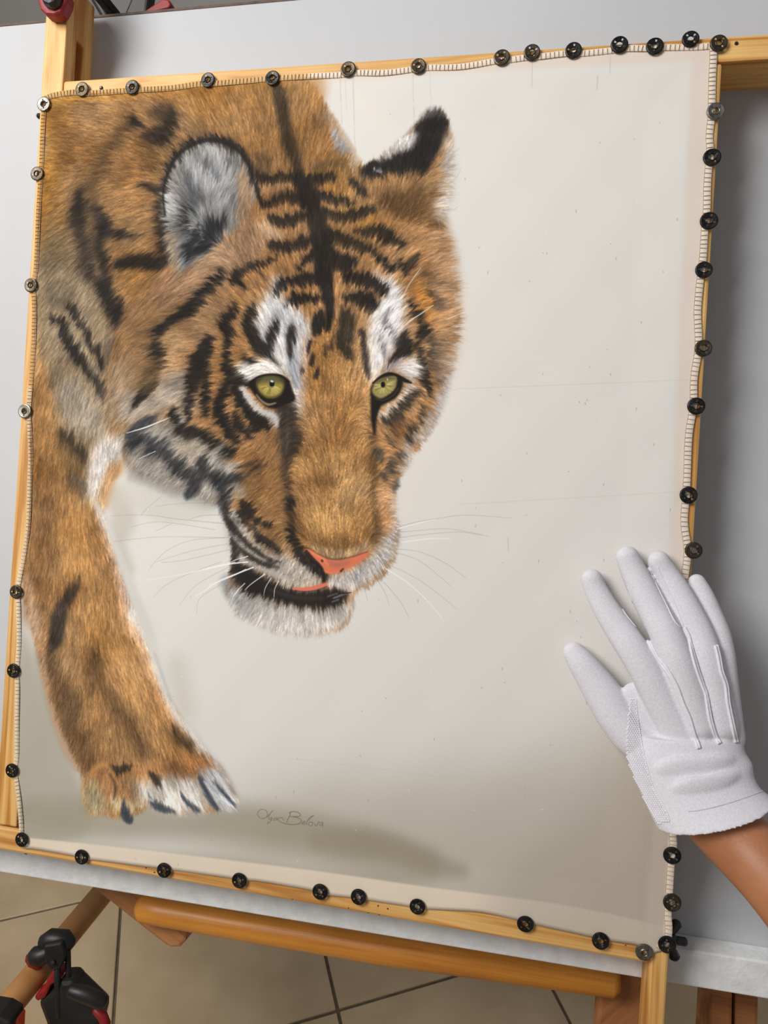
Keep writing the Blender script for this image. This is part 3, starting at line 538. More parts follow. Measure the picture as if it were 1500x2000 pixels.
    p.lines((200, 186, 176), 5, .9, [(890, 1370, 60), (845, 1440, 64), (790, 1510, 56), (710, 1580, 60), (620, 1645, 50)])
    p.lines((56, 48, 40), 6, .92, [(945, 1420, 60), (880, 1490, 80), (800, 1580, 80), (720, 1670, 100), (650, 1695, 60)])
    p.lines((54, 50, 46), 8, .85, [(1020, 1570, 40), (1000, 1640, 50), (985, 1700, 40)], [(910, 1750, 60), (915, 1800, 60), (880, 1870, 60)], [(690, 1890, 40), (720, 1940, 30)])
    p.line([(780, 1720, 80), (740, 1800, 80)], (92, 66, 44), 14, .8)
    p.lines((190, 182, 178), 8, .8, [(1300, 1000, 50), (1270, 1200, 70), (1230, 1400, 80), (1170, 1580, 90), (1080, 1740, 90), (970, 1870, 80)])
    p.lines((130, 132, 140), 8, .5, [(1230, 1250, 30), (1190, 1420, 30), (1130, 1600, 30)])
    p.line([(1060, 300, 120), (1180, 350, 140), (1280, 420, 60)], (122, 90, 64), 16, .6)
    p.line([(960, 420, 80), (1040, 560, 100), (1060, 700, 60)], (196, 130, 56), 14, .7)
    p.crop(0, 0, 1)
    p.line([(846, 420, 36), (864, 500, 40), (870, 580, 40), (870, 650, 36), (856, 730, 26)], (172, 136, 104), 12, .5)
    p.poly([(840, 420), (880, 440), (905, 560), (900, 680), (870, 760), (850, 700), (860, 560)], (176, 146, 120), 8, .15, 26)
    # crown
    p.crop(450, 150, 3)
    p.line([(560, 600, 100), (640, 680, 110), (700, 770, 90), (800, 850, 80)], (180, 126, 58), 16, .7)
    p.line([(200, 660, 50), (300, 640, 60)], (176, 136, 100), 10, .6)
    p.line([(30, 820, 90), (100, 930, 110), (60, 1050, 110)], (152, 116, 86), 18, .8)
    p.line([(200, 890, 50), (270, 930, 60)], (190, 160, 130), 10, .6)
    p.lines((60, 48, 36), 9, .85, [(265, 60, 50), (300, 180, 70), (318, 310, 56), (350, 420, 70), (385, 520, 56), (395, 590, 60)])
    p.lines((84, 66, 46), 10, .7, [(120, 545, 40), (200, 535, 40)], [(500, 530, 40), (580, 520, 30), (660, 530, 20)], [(150, 470, 30), (220, 500, 40)])
    p.lines((44, 38, 34), 7, .93, [(390, 600, 60), (430, 670, 70), (485, 760, 70), (500, 850, 90), (530, 950, 90), (540, 1050, 90), (545, 1160, 90)])
    p.lines((46, 40, 34), 5, .92, [(120, 590, 40), (210, 605, 54), (320, 595, 50), (400, 610, 50), (500, 605, 56), (595, 590, 40)], [(185, 755, 26), (260, 730, 50), (340, 700, 50), (400, 730, 60), (480, 740, 60)], [(230, 830, 34), (290, 855, 60), (370, 840, 56), (440, 820, 40)], [(240, 985, 40), (340, 1005, 60), (440, 970, 56), (510, 960, 60)], [(395, 1120, 24), (450, 1075, 44), (515, 1030, 40)], [(430, 670, 60), (540, 700, 50), (620, 722, 48), (725, 738, 20)], [(530, 800, 50), (640, 825, 54), (740, 810, 56), (840, 788, 30)], [(720, 905, 16), (800, 915, 44), (880, 920, 70), (950, 965, 50), (1010, 992, 26)], [(570, 935, 60), (680, 970, 60), (780, 1010, 44), (850, 1040, 16)], [(580, 1040, 60), (650, 1095, 80), (720, 1090, 36)], [(700, 600, 24), (745, 650, 40), (795, 695, 24)])
    p.lines((44, 38, 34), 6, .8, [(1050, 1100, 50), (1080, 1060, 30)], [(980, 1080, 20), (1020, 1150, 26)])
    # right ear
    p.poly([(740, 560), (860, 480), (960, 400), (1080, 280), (1150, 205), (1210, 188), (1255, 230), (1290, 330), (1300, 450), (1290, 600), (1270, 760), (1220, 880), (1130, 880), (1000, 830), (860, 760)], (128, 92, 56), 3, 1, 14, True)
    p.line([(830, 640, 70), (900, 640, 90), (1000, 630, 70)], (160, 116, 70), 12, .7)
    p.line([(1150, 640, 60), (1220, 480, 60), (1260, 350, 40)], (184, 140, 96), 10, .7)
    p.line([(920, 720, 90), (1030, 760, 120), (1130, 700, 90)], (96, 70, 44), 16, .7)
    p.poly([(745, 555), (850, 490), (960, 455), (1050, 400), (1080, 290), (1150, 215), (1215, 190), (1255, 240), (1275, 290), (1240, 390), (1190, 480), (1130, 570), (1060, 550), (1000, 590), (940, 570), (880, 590), (815, 600)], (44, 40, 40), 4, .97, 10)
    p.poly([(870, 490), (960, 390), (1050, 325), (1090, 330), (1060, 415), (960, 455)], (196, 194, 196), 5, .95)
    p.line([(1130, 230, 36), (1180, 205, 50), (1220, 215, 40)], (120, 121, 126), 6, .4)
    p.line([(840, 545, 12), (880, 550, 14)], (180, 176, 176), 3, .7)
    p.poly([(1270, 330), (1305, 420), (1315, 560), (1305, 680), (1275, 780), (1230, 840), (1190, 810), (1215, 680), (1240, 500)], (196, 190, 184), 7, .9, 24)
    # left ear
    p.crop(0, 0, 1)
    p.poly([(322, 440), (318, 370), (338, 312), (368, 284), (410, 272), (452, 283), (480, 312), (494, 352), (500, 385), (470, 430), (430, 475), (390, 505), (352, 520), (330, 490)], (124, 122, 120), 3, 1, 24, True)
    p.line([(322, 420, 10), (320, 370, 12), (340, 315, 16), (370, 286, 18), (410, 275, 18), (450, 285, 18), (478, 312, 12), (494, 352, 8), (510, 400, 6)], (44, 38, 34), 3, .92)
    p.line([(470, 350, 20), (480, 390, 22), (470, 420, 20)], (160, 124, 90), 6, .8)
    p.crop(50, 150, 3.75)
    p.lines((166, 167, 170), 10, .8, [(1180, 600, 60), (1250, 700, 110), (1350, 800, 110), (1440, 920, 90)], [(1060, 880, 50), (1080, 980, 60)], [(1300, 520, 60), (1400, 600, 70), (1480, 760, 60)])
    p.lines((86, 90, 96), 9, .8, [(1180, 720, 36), (1220, 830, 50), (1260, 900, 60), (1220, 960, 40)], [(1150, 860, 30), (1190, 980, 40), (1250, 1010, 30)], [(1280, 620, 20), (1400, 740, 24)])
    p.lines((38, 40, 44), 8, .92, [(1440, 1075, 60), (1340, 1110, 120), (1270, 1190, 150), (1210, 1250, 110), (1180, 1330, 60)], [(1390, 1160, 100), (1310, 1230, 90)], [(1180, 960, 40), (1150, 1040, 50), (1170, 1120, 50)])
    p.lines((170, 176, 182), 5, .6, [(1250, 1070, 14), (1210, 1130, 16), (1190, 1200, 12)], [(1320, 1060, 12), (1280, 1130, 14), (1270, 1220, 10)])
    p.lines((176, 150, 122), 8, .8, [(1050, 1150, 50), (1090, 1200, 60), (1080, 1300, 60), (1140, 1370, 50)])
    p.line([(1150, 1330, 30), (1170, 1380, 20)], (130, 150, 168), 5, .8)
    # --- hair
    G = [(620,600,-.1,-1),(560,560,-.35,-.9),(700,560,.25,-.95),(500,480,-.4,-.9),(620,400,0,-1),(720,450,.35,-.9),(800,500,.7,-.7),(870,560,.95,-.1),(880,680,.95,.15),(855,780,.75,.6),(805,880,.7,.7),
     (770,640,.5,-.8),(820,640,.8,-.3),(740,700,.1,-1),(800,740,.8,.3),(760,820,.5,.8),
     (440,560,-.75,-.55),(470,620,-.7,-.6),(300,640,-.95,.1),(350,700,-.95,.1),(300,780,-.85,.5),(420,750,-.95,.05),(430,830,-.85,.4),(260,850,-.75,.65),(330,930,-.7,.7),(400,950,-.5,.85),
     (530,640,-.35,-.95),(565,680,-.2,-1),(480,728,-.9,.4),(500,800,-.7,.65),(545,890,-.35,.9),(480,920,-.8,.5),(470,1020,-.75,.6),(450,1080,-.8,.6),(540,1080,-.6,.75),(560,1120,-.35,.9),(620,1130,-.1,1),(720,1110,.3,.95),(765,1050,.7,.65),(770,960,.8,.5),
     (560,1210,-.15,1),(480,1180,-.55,.85),(650,1200,.25,1),(650,1000,.05,-1),(650,750,0,-1),(600,900,-.25,-.95),(715,900,.25,-.95),(640,1050,-.15,-1),(700,1055,.15,-1),(585,1000,-.4,-.9),(735,1000,.4,-.9),(520,980,-.75,.6),
     (560,250,.02,-1),(480,200,-.25,-.95),(660,270,.5,-.85),(600,180,.2,-1),(420,220,-.5,-.85),(150,260,-.95,-.1),(250,300,-.9,-.25),(250,400,-.9,.3),(150,400,-.8,.55),(130,600,-.5,.85),(240,500,-.75,.6),(200,700,-.25,.95),(280,600,-.6,.75),(330,260,-.75,-.6),(110,800,-.2,1),(200,880,0,1),
     (100,1000,-.1,1),(150,1200,.05,1),(250,1300,.35,.95),(210,1050,.3,.95),(80,1250,-.45,.9),(120,1450,-.35,.95),(200,1450,0,1),(300,1440,.3,.95),(380,1450,.55,.85),(195,1540,-.1,1),(260,1550,-.05,1),(330,1540,.35,.95),(430,1540,.6,.8),(180,1590,-.1,1),
     (390,330,.15,-1),(350,390,-.75,-.45),(440,370,.55,-.8),(355,460,-.8,.3),(410,440,-.2,-.9),(340,505,-.5,.85),(385,480,-.6,.5),(430,420,.3,-.9),
     (820,270,.35,-.95),(760,315,-.3,-.95),(850,240,.25,-1),(885,360,.9,.15),(872,430,.6,.8),(800,390,.3,-.95),(850,400,.7,-.3),(840,480,.8,-.3)]
    p.flow_field(G)
    p.wm = 1.
    lo = blur2(rng.normal(size=(TH, TW)), 28); lo /= lo.std(); lo2 = blur2(rng.normal(size=(TH, TW)), 12); lo2 /= lo2.std()
    g_ = p.im.mean(2, keepdims=True); k_ = (p.cov * np.clip(.16 + .10 * lo, 0, .5))[..., None]
    p.im = p.im * (1 - k_) + g_ * np.array([1.06, 1., .92]) * k_; p.tone(lo2, .06); p.tone(lo, .06)
    p.clump(.20, 11, 1.9, 8); n = p.clump(.16, 12, 1.0, 6); p.tone(n, .065)
    p.fur(80000, .28, .10, lmul=1.0, alpha=.42, batches=4, seed=3)
    p.fur(140000, .22, .125, lmul=.62, alpha=.65, batches=6, seed=5)
    p.tone(p.streaks(21, .7, 5), .05)
    p.wm = 1.25
    p.crop(30, 1200, 3.333)
    p.lines((64, 68, 74), 5, .68, [(1205, 1065, 26), (1235, 1140, 34), (1270, 1210, 30), (1312, 1262, 14)], [(1290, 1090, 10), (1350, 1160, 14), (1420, 1235, 10)], [(1085, 1180, 10), (1125, 1225, 26), (1190, 1275, 20)], [(870, 1190, 12), (905, 1240, 36), (960, 1264, 36), (1030, 1282, 14)])
    p.lines((58, 60, 64), 5, .75, [(705, 1240, 20), (712, 1290, 44), (735, 1325, 50)])
    p.lines((222, 218, 212), 4, .6, [(820, 1110, 14), (850, 1180, 20), (890, 1215, 14)], [(960, 1090, 18), (990, 1160, 20), (1040, 1240, 14)], [(1090, 1080, 14), (1120, 1160, 18), (1170, 1230, 14)], [(1230, 1090, 12), (1270, 1150, 16), (1310, 1220, 12)], [(1310, 1040, 12), (1360, 1120, 16), (1420, 1210, 12)])
    p.lines((60, 50, 40), 5, .75, [(610, 985, 20), (660, 1004, 34), (740, 992, 18)], [(875, 1030, 24), (912, 1065, 40), (925, 1100, 24)], [(620, 1040, 14), (650, 1120, 18), (640, 1200, 12)])
    p.line([(490, 1040, 24), (540, 985, 34), (600, 985, 30), (640, 1050, 20)], (186, 134, 82), 7, .7)
    p.line([(820, 1020, 30), (900, 985, 30), (1000, 960, 30)], (168, 118, 78), 9, .5)
    p.line([(760, -10, 40), (860, 160, 50), (930, 380, 50), (985, 520, 40), (1060, 680, 36), (1150, 760, 36), (1230, 870, 30)], (206, 200, 192), 8, .7)
    p.crop(30, 800, 3.333)
    p.line([(520, 620, 26), (590, 740, 36), (650, 900, 44), (720, 1080, 50), (800, 1280, 56), (850, 1420, 60)], (204, 198, 190), 8, .7)
    p.crop(400, 850, 3.333)
    p.lines((54, 48, 44), 4, .7, [(150, 560, 16), (215, 640, 22), (280, 710, 20), (345, 765, 16), (420, 800, 12)], [(185, 690, 16), (240, 745, 22), (320, 800, 24), (410, 845, 18), (480, 860, 10)], [(330, 640, 24), (410, 690, 34), (480, 745, 22)], [(220, 500, 20), (265, 560, 22), (330, 610, 16)], [(370, 790, 12), (430, 815, 18), (500, 825, 10)])
    p.lines((190, 184, 176), 5, .5, [(160, 520, 14), (215, 590, 18), (280, 660, 20), (360, 735, 18)], [(170, 640, 12), (225, 705, 18), (300, 765, 20), (390, 815, 16)], [(230, 800, 14), (330, 850, 24), (430, 890, 26), (540, 940, 26)])
    p.lines((52, 44, 38), 4, .85, [(395, 575, 30), (425, 582, 24)], [(335, 556, 30), (355, 556, 22)], [(245, 430, 20), (280, 480, 50), (300, 515, 26)])
    p.crop(400, 480, 5)
    p.lines((196, 192, 188), 5, .75, [(375, 1385, 30), (430, 1480, 50), (510, 1580, 48), (590, 1630, 44), (680, 1665, 50), (705, 1750, 30)])
    p.lines((38, 34, 32), 4, .8, [(300, 1400, 50), (350, 1490, 66), (410, 1580, 60), (480, 1680, 70), (570, 1715, 70), (610, 1760, 36)])
    p.wm = 1.
    p.fur(70000, .2, .11, lmul=.5, alpha=.5, batches=3, seed=8)
    p.fur(15000, .28, .08, lmul=1.05, alpha=.55, batches=1, seed=9, pale=.75)
    # --- details over the hair
    p.crop(0, 0, 1)
    p.line([(322, 420, 5), (319, 370, 6), (338, 315, 9), (368, 286, 10), (410, 273, 10), (452, 284, 9), (480, 312, 6), (495, 352, 5), (510, 400, 4)], (44, 38, 34), 3, .75)
    p.crop(400, 850, 3.333)
    p.poly([(205, 850), (250, 850), (330, 900), (430, 962), (560, 1008), (640, 1022), (780, 1005), (850, 1010), (925, 1025), (900, 1065), (855, 1098), (740, 1104), (620, 1100), (500, 1072), (400, 1045), (300, 1005), (225, 950)], (42, 37, 34), 4, .85)
    p.line([(430, 1010, 20), (600, 1058, 26), (760, 1062, 20)], (70, 64, 60), 6, .5)
    p.crop(400, 850, 3.333)
    p.poly([(640, 738), (690, 742), (740, 778), (800, 802), (860, 812), (920, 802), (985, 780), (1045, 758), (1072, 762), (1040, 805), (990, 842), (930, 868), (885, 892), (825, 902), (775, 892), (762, 855), (720, 822), (680, 790)], (198, 112, 84), 2, 1)
    p.line([(800, 830, 24), (860, 845, 40), (930, 830, 24)], (160, 100, 84), 7, .7)
    p.line([(770, 880, 10), (820, 896, 12), (880, 886, 10)], (212, 120, 84), 3, .8)
    p.line([(700, 765, 14), (760, 800, 18), (800, 840, 14)], (222, 136, 98), 4, .7)
    p.lines((60, 46, 40), 2.4, .5, [(640, 740, 12), (680, 738, 8), (740, 774, 9), (800, 800, 10), (860, 808, 12), (940, 796, 9), (1060, 758, 7)])
    p.lines(K, 2.2, .85, [(660, 760, 30), (700, 810, 36), (745, 850, 26), (768, 890, 24), (775, 945, 18)], [(762, 815, 14), (766, 820, 14)], [(885, 885, 14), (900, 870, 10)])
    p.line([(575, 998, 16), (640, 1004, 26), (720, 992, 30), (785, 972, 26)], (200, 112, 92), 2.2, 1)
    p.line([(590, 1012, 6), (660, 1018, 6), (740, 1006, 6), (795, 985, 6)], (70, 50, 46), 2, .8)
    for L in ([(840, 1060, 12), (880, 1045, 14), (920, 1030, 8)], [(830, 1085, 8), (870, 1070, 8)], [(800, 1050, 6), (860, 1030, 6)]): p.line(L, (170, 168, 168), 2.4, .5)
    p.lines(K, 1.5, .9, [(900, 1030, 10), (950, 1025, 6)], [(880, 1080, 8), (905, 1095, 3)], [(745, 1105, 6), (745, 1135, 3)])
    p.crop(400, 480, 5)          # left eye
    p.poly([(425, 1345), (500, 1290), (620, 1255), (740, 1262), (820, 1320), (860, 1420), (880, 1500), (800, 1550), (700, 1590), (620, 1580), (550, 1530), (480, 1450)], (34, 30, 28), 2, 1)
    p.line([(505, 1455, 14), (555, 1515, 22), (620, 1550, 26), (690, 1535, 16)], (140, 124, 98), 2, .9)
    p.poly([(505, 1340), (560, 1290), (640, 1268), (720, 1285), (772, 1340), (768, 1400), (735, 1455), (670, 1485), (600, 1480), (545, 1440), (515, 1390)], (150, 132, 70), 1.8, 1)
    p.line([(530, 1320, 50), (640, 1295, 80), (745, 1320, 50)], (84, 84, 58), 8, .9)
    p.line([(640 + 130 * np.cos(a), 1375 + 108 * np.sin(a), 22) for a in np.linspace(0, 6.28, 20)], (62, 58, 36), 3.5, .6)
    for a in np.linspace(.25, 2.95, 46):
        r = rng.uniform(75, 112); c, s_ = np.cos(a), np.sin(a) * .92
        p.line([(645 + c * 40, 1360 + s_ * 40, 5), (645 + c * r, 1360 + s_ * r, 3)], (204, 188, 124) if rng.random() < .6 else (120, 110, 44), 1.2, .7)
    p.line([(535, 1425, 9), (600, 1476, 10), (680, 1482, 10), (745, 1440, 8)], (104, 96, 40), 2, .7)
    p.line([(655, 1340, 56), (655, 1350, 58)], (26, 24, 22), 1.6, 1)
    p.line([(650, 1322, 22), (664, 1326, 18)], (214, 216, 222), 1.5, .95)
    p.line([(440, 1335, 14), (520, 1282, 18), (620, 1258, 18), (740, 1268, 20), (820, 1330, 24)], (30, 27, 26), 2, .95)
    p.crop(620, 480, 5)          # right eye
    p.poly([(520, 1390), (590, 1295), (690, 1245), (780, 1262), (835, 1320), (815, 1410), (770, 1480), (690, 1530), (620, 1570), (580, 1680), (560, 1860), (525, 1700), (520, 1520)], (34, 30, 28), 2, 1)
    p.poly([(533, 1395), (580, 1320), (670, 1282), (765, 1275), (772, 1350), (750, 1405), (700, 1450), (625, 1490), (570, 1472), (540, 1440)], (146, 132, 84), 1.8, 1)
    p.line([(585, 1330, 26), (670, 1300, 36), (750, 1295, 24)], (92, 88, 58), 4, .8)
    for a in np.linspace(-.5, 3.3, 50):
        r = rng.uniform(70, 105); c, s_ = np.cos(a), np.sin(a) * .95
        p.line([(650 + c * 34, 1365 + s_ * 34, 5), (650 + c * r, 1365 + s_ * r, 3)], (196, 188, 126) if rng.random() < .6 else (110, 102, 50), 1.2, .65)
    p.line([(640, 1348, 44), (640, 1362, 46)], (26, 24, 22), 1.6, 1)
    p.line([(682, 1300, 10), (686, 1310, 8)], (216, 216, 210), 1.3, .9)
    p.lines((30, 27, 26), 2, .95, [(540, 1340, 16), (620, 1275, 22), (700, 1248, 26), (780, 1265, 24), (850, 1312, 40), (915, 1338, 16)])
    p.lines((96, 86, 76), 2, .6, [(560, 1490, 8), (640, 1510, 8), (740, 1460, 8), (790, 1390, 8)])
    # spiky hair at the outline, whiskers
    gy, wt = (112, 106, 98), (236, 234, 230)
    p.crop(400, 850, 3.333)
    p.lines(gy, .9, .36, [(1265, 595, 5), (1400, 560, 4), (1500, 545, 3), (1700, 520, 3), (2000, 540, 2)], [(1280, 630, 4), (1400, 620, 3), (1600, 610, 3), (1850, 660, 2)], [(1265, 668, 4), (1400, 650, 3), (1640, 630, 3), (1800, 650, 2)], [(1240, 740, 4), (1400, 760, 3), (1560, 830, 3), (1700, 930, 2)], [(1230, 760, 4), (1400, 820, 3), (1600, 980, 2)], [(1210, 850, 4), (1300, 890, 3), (1450, 980, 3), (1640, 1130, 2)], [(1130, 950, 4), (1180, 1040, 3), (1200, 1110, 2)], [(1170, 960, 4), (1270, 1080, 3), (1330, 1190, 2)], [(1040, 1000, 4), (1060, 1080, 2)])
    p.lines(wt, 1, .9, [(1250, 610, 5), (1390, 572, 5), (1500, 548, 3)], [(1285, 697, 5), (1450, 675, 5), (1600, 672, 2)], [(1180, 870, 6), (1320, 960, 6), (1470, 1100, 4), (1560, 1220, 2)], [(315, 860, 9), (200, 905, 9), (90, 950, 7), (0, 1010, 5), (-60, 1050, 3)], [(280, 825, 8), (150, 840, 9), (0, 872, 6), (-100, 895, 3)], [(280, 788, 6), (200, 812, 5), (170, 825, 3)], [(390, 905, 6), (300, 970, 5), (262, 1008, 3)], [(260, 965, 6), (215, 1010, 5), (178, 1062, 3)], [(430, 930, 4), (395, 990, 4), (382, 1045, 2)], [(480, 950, 5), (455, 1000, 4), (450, 1052, 2)], [(522, 940, 5), (508, 1000, 3)])
    p.crop(30, 800, 3.333)
    p.lines(gy, .9, .36, [(1385, 685, 5), (1220, 690, 4), (1130, 715, 3)], [(1360, 742, 5), (1050, 712, 4), (850, 685, 3), (620, 692, 3)], [(1300, 782, 4), (1000, 735, 3), (880, 735, 3), (750, 765, 3)], [(1390, 835, 4), (1000, 828, 3), (800, 840, 3), (640, 860, 3)], [(1360, 835, 4), (1150, 850, 3), (1000, 910, 3), (900, 1000, 3), (870, 1050, 2)], [(1400, 870, 4), (1150, 920, 3), (920, 990, 3)], [(1400, 910, 4), (1100, 980, 3), (950, 995, 3)], [(1340, 990, 4), (1100, 1080, 3), (970, 1150, 3), (900, 1220, 2)], [(1400, 1020, 4), (1180, 1140, 3), (1070, 1270, 2)], [(1360, 610, 4), (1120, 608, 3), (910, 630, 3)], [(950, 565, 3), (860, 640, 3), (815, 690, 3)], [(1330, 1140, 3), (1200, 1230, 3), (1180, 1330, 2)], [(1020, 740, 3), (915, 790, 3)])
    p.lines(wt, 1, .8, [(1430, 992, 6), (1250, 1035, 6), (1050, 1080, 3), (850, 1110, 2)], [(1500, 1040, 7), (1400, 1090, 6), (1260, 1145, 3)])
    p.crop(50, 500, 3.75)
    p.lines(wt, 1, .95, [(1060, 1182, 3), (960, 1222, 9), (880, 1255, 11), (740, 1297, 4)], [(950, 1430, 5), (830, 1485, 3)])
    p.crop(620, 480, 5)
    p.lines(wt, 1.1, .8, [(1010, 215, 4), (900, 370, 6), (820, 520, 5)], [(1130, 582, 5), (1000, 670, 9), (900, 735, 9), (740, 885, 6)], [(1430, 650, 4), (1260, 720, 6)])
    # fine stray hairs by the ear and cheek
    for L in ([(1270, 420, 4), (1310, 440, 3), (1340, 420, 2)], [(1290, 620, 4), (1330, 580, 3), (1350, 530, 2)], [(1260, 780, 4), (1310, 780, 3), (1330, 760, 2)], [(1230, 820, 4), (1270, 850, 3), (1275, 910, 2)], [(1215, 830, 4), (1225, 880, 3), (1215, 920, 2)], [(1280, 640, 4), (1320, 660, 3)]):
        p.crop(450, 150, 3); p.line(L, (170, 150, 140), 1, .6)
    # the hem takes up paint only where the tiger runs over it
    p.crop(0, 0, 1)
    cr = (220, 206, 190)
    p.line([(600, 147, 16), (700, 142, 16), (800, 136, 16), (900, 130, 16), (1000, 116, 16), (1100, 105, 16), (1200, 97, 16), (1300, 93, 16), (1400, 90, 16)], cr, 2, .9)
    p.line([(84, 190, 15), (147, 180, 15), (260, 175, 15), (400, 165, 15), (520, 155, 15), (600, 149, 15)], (216, 180, 128), 2.5, .85)
    p.line([(1396, 90, 18), (1394, 200, 18), (1388, 330, 18), (1378, 500, 18), (1368, 650, 18), (1358, 800, 18), (1346, 960, 18), (1345, 1120, 18), (1330, 1400, 18), (1315, 1650, 20), (1305, 1840, 20)], cr, 2, .9)
    p.line([(84, 200, 13), (81, 300, 13), (73, 420, 13), (67, 540, 13), (65, 640, 13), (60, 760, 13)], (206, 160, 100), 2.5, .85)
    p.line([(60, 760, 13), (56, 850, 13), (57, 960, 13), (48, 1080, 13), (35, 1160, 13), (34, 1300, 13), (32, 1450, 13), (36, 1560, 13), (40, 1640, 13)], (214, 194, 164), 2.5, .85)
    # the pencilled signature at the foot
    p.crop(450, 1520, 6)
    t = np.linspace(-1.1, 5.0, 14)
    O_ = [(372 + 58 * np.cos(a) + 4, 418 + 54 * np.sin(a), 4) for a in t]
    sg = [O_, [(428, 455, 4), (460, 420, 4), (500, 378, 4), (470, 410, 4), (446, 462, 4), (456, 482, 4)], [(486, 458, 4), (462, 478, 4), (480, 486, 4), (490, 470, 4), (470, 505, 4), (436, 532, 4), (440, 508, 4)],
          [(545, 465, 4), (512, 472, 4), (506, 492, 4), (534, 490, 4), (548, 468, 4), (548, 492, 4)],
          [(622, 490, 4), (608, 466, 4), (572, 464, 4), (558, 484, 4), (590, 515, 4), (660, 537, 5), (740, 545, 5), (805, 532, 5), (832, 506, 5), (812, 474, 5), (760, 456, 5), (690, 448, 5)],
          [(704, 396, 5), (694, 440, 5), (674, 480, 5), (660, 516, 4)], [(684, 408, 4), (730, 390, 5), (790, 400, 5), (822, 430, 5), (800, 448, 5), (740, 450, 4)],
          [(838, 536, 4), (862, 524, 4), (872, 506, 4), (852, 512, 4), (842, 536, 4), (872, 544, 4)], [(878, 534, 4), (930, 475, 4), (978, 436, 4), (930, 462, 4), (892, 520, 4), (902, 546, 4)],
          [(930, 510, 4), (916, 540, 4), (936, 560, 4), (962, 544, 4), (962, 518, 4), (936, 516, 4), (970, 520, 3)], [(988, 530, 4), (1000, 560, 4), (1022, 536, 4), (1032, 512, 4), (1044, 516, 4)],
          [(1080, 516, 4), (1052, 522, 4), (1046, 548, 4), (1066, 552, 4), (1082, 518, 4), (1080, 574, 4)]]
    for L in sg: p.line([(a, b, c * 1.5) for a, b, c in L], (92, 82, 68), .9, .8)
    m_ = p.cov[..., None]; g_ = p.im.mean(2, keepdims=True); fx = np.clip(g_ + (p.im - g_) * 1.07, 0, 1); fx = fx * (.86 + .14 * np.clip(g_ / .5, 0, 1.1)); p.im = p.im * (1 - m_) + fx * m_
    return np.clip(p.im, 0, 1), blur2(np.clip(p.cov, 0, 1), 3)
# ---------------------------------------------------------------- setting
fc = on_floor(660, 1973)
fd = Vector(B_ @ ray(320, 480)); fd.z = 0; fd.normalize(); fs = Vector((fd.y, -fd.x, 0))    # the two joint directions of the tiles
def side(x, y): return (on_floor(x, y) - fc).dot(fs), (on_floor(x, y) - fc).dot(fd)
TS, TL = .5 * (side(1080, 1930)[0] - side(236, 1785)[0]), side(85, 1778)[1]
0 and print('TILE', TS, TL, side(1080, 1930), side(236, 1785), side(0, 1798), side(170, 1758), side(890, 1898))
fl = struct(MB().box((-4.2, -2.6, -.06), (4.2, 2.7, -.004)).build('floor', M_grout))
Mt = axes_mat(fc, fs, fd, Vector((0, 0, 1))); g = .0029
nx, ny = 12, 9
tile_me = [MB().box((g, g, -.012), (TS - g, TL - g, 0)).mesh('tile', M_tile) for _ in range(1)]
for i in range(-nx, nx):
    for j in range(-9, ny):
        tc_ = Mt @ Vector(((i + .5) * TS, (j + .5) * TL, 0))
        if abs(tc_.x) < 3.2 and -1.2 < tc_.y < 2.3:
            t_ = place('tile', tile_me[0], fl, Mt @ Matrix.Translation((i * TS, j * TL, random.uniform(-.0004, .0004))), .0015, 1)
bw = struct(MB().box((-4.2, 2.6, -.06), (4.2, 2.75, 2.7)).build('wall_back', M_wall))

# ---------------------------------------------------------------- white drawing board behind the stretcher
BN = -.052
tl, tr = hit(0, 50, BN), hit(500, 5, BN); bl, br = hit(0, 1682, BN), hit(1500, 1925, BN)
def online(a, b, u): return a[1] + (b[1] - a[1]) * (u - a[0]) / (b[0] - a[0])
uL, uR = -.32, 1.02
q = [(uL, online(tl, tr, uL)), (uR, online(tl, tr, uR)), (uR, online(bl, br, uR)), (uL, online(bl, br, uL))]

bd = thing('drawing_board', 'large white laminate drawing board standing behind the wooden stretcher frame', 'board', F(.35, q[2][1], BN))
MB().prism([F(u, v, BN - .018) for u, v in q], WN * .018).build('panel', M_board, bd, bevel=.0008, seg=1)
MB().hexa([F(uL, q[0][1] - .0012, BN - .017), F(uR, q[1][1] - .0012, BN - .017), F(uR, q[1][1] + .0012, BN - .017), F(uL, q[0][1] + .0012, BN - .017),
           F(uL, q[0][1] - .0012, BN + .0006), F(uR, q[1][1] - .0012, BN + .0006), F(uR, q[1][1] + .0012, BN + .0006), F(uL, q[0][1] + .0012, BN + .0006)]).build('edge_band', M_edge, bd)['label'] = 'dark chipped edge along the top'
b0, b1 = hit(1353, 1823, BN + .018), hit(1500, 1845, BN + .018); hb = q[2][1] - .033
MB().hexa([F(uL, q[3][1] - .033, BN), F(uR, q[2][1] - .031, BN), F(uR, q[2][1] + .0004, BN), F(uL, q[3][1] + .0004, BN),
           F(uL, q[3][1] - .030, BN + .018), F(uR, q[2][1] - .028, BN + .018), F(uR, q[2][1] + .0004, BN + .018), F(uL, q[3][1] + .0004, BN + .018)]).build('bottom_ledge', M_batten, bd, bevel=.0012)['label'] = 'chipped white painted batten along the bottom'

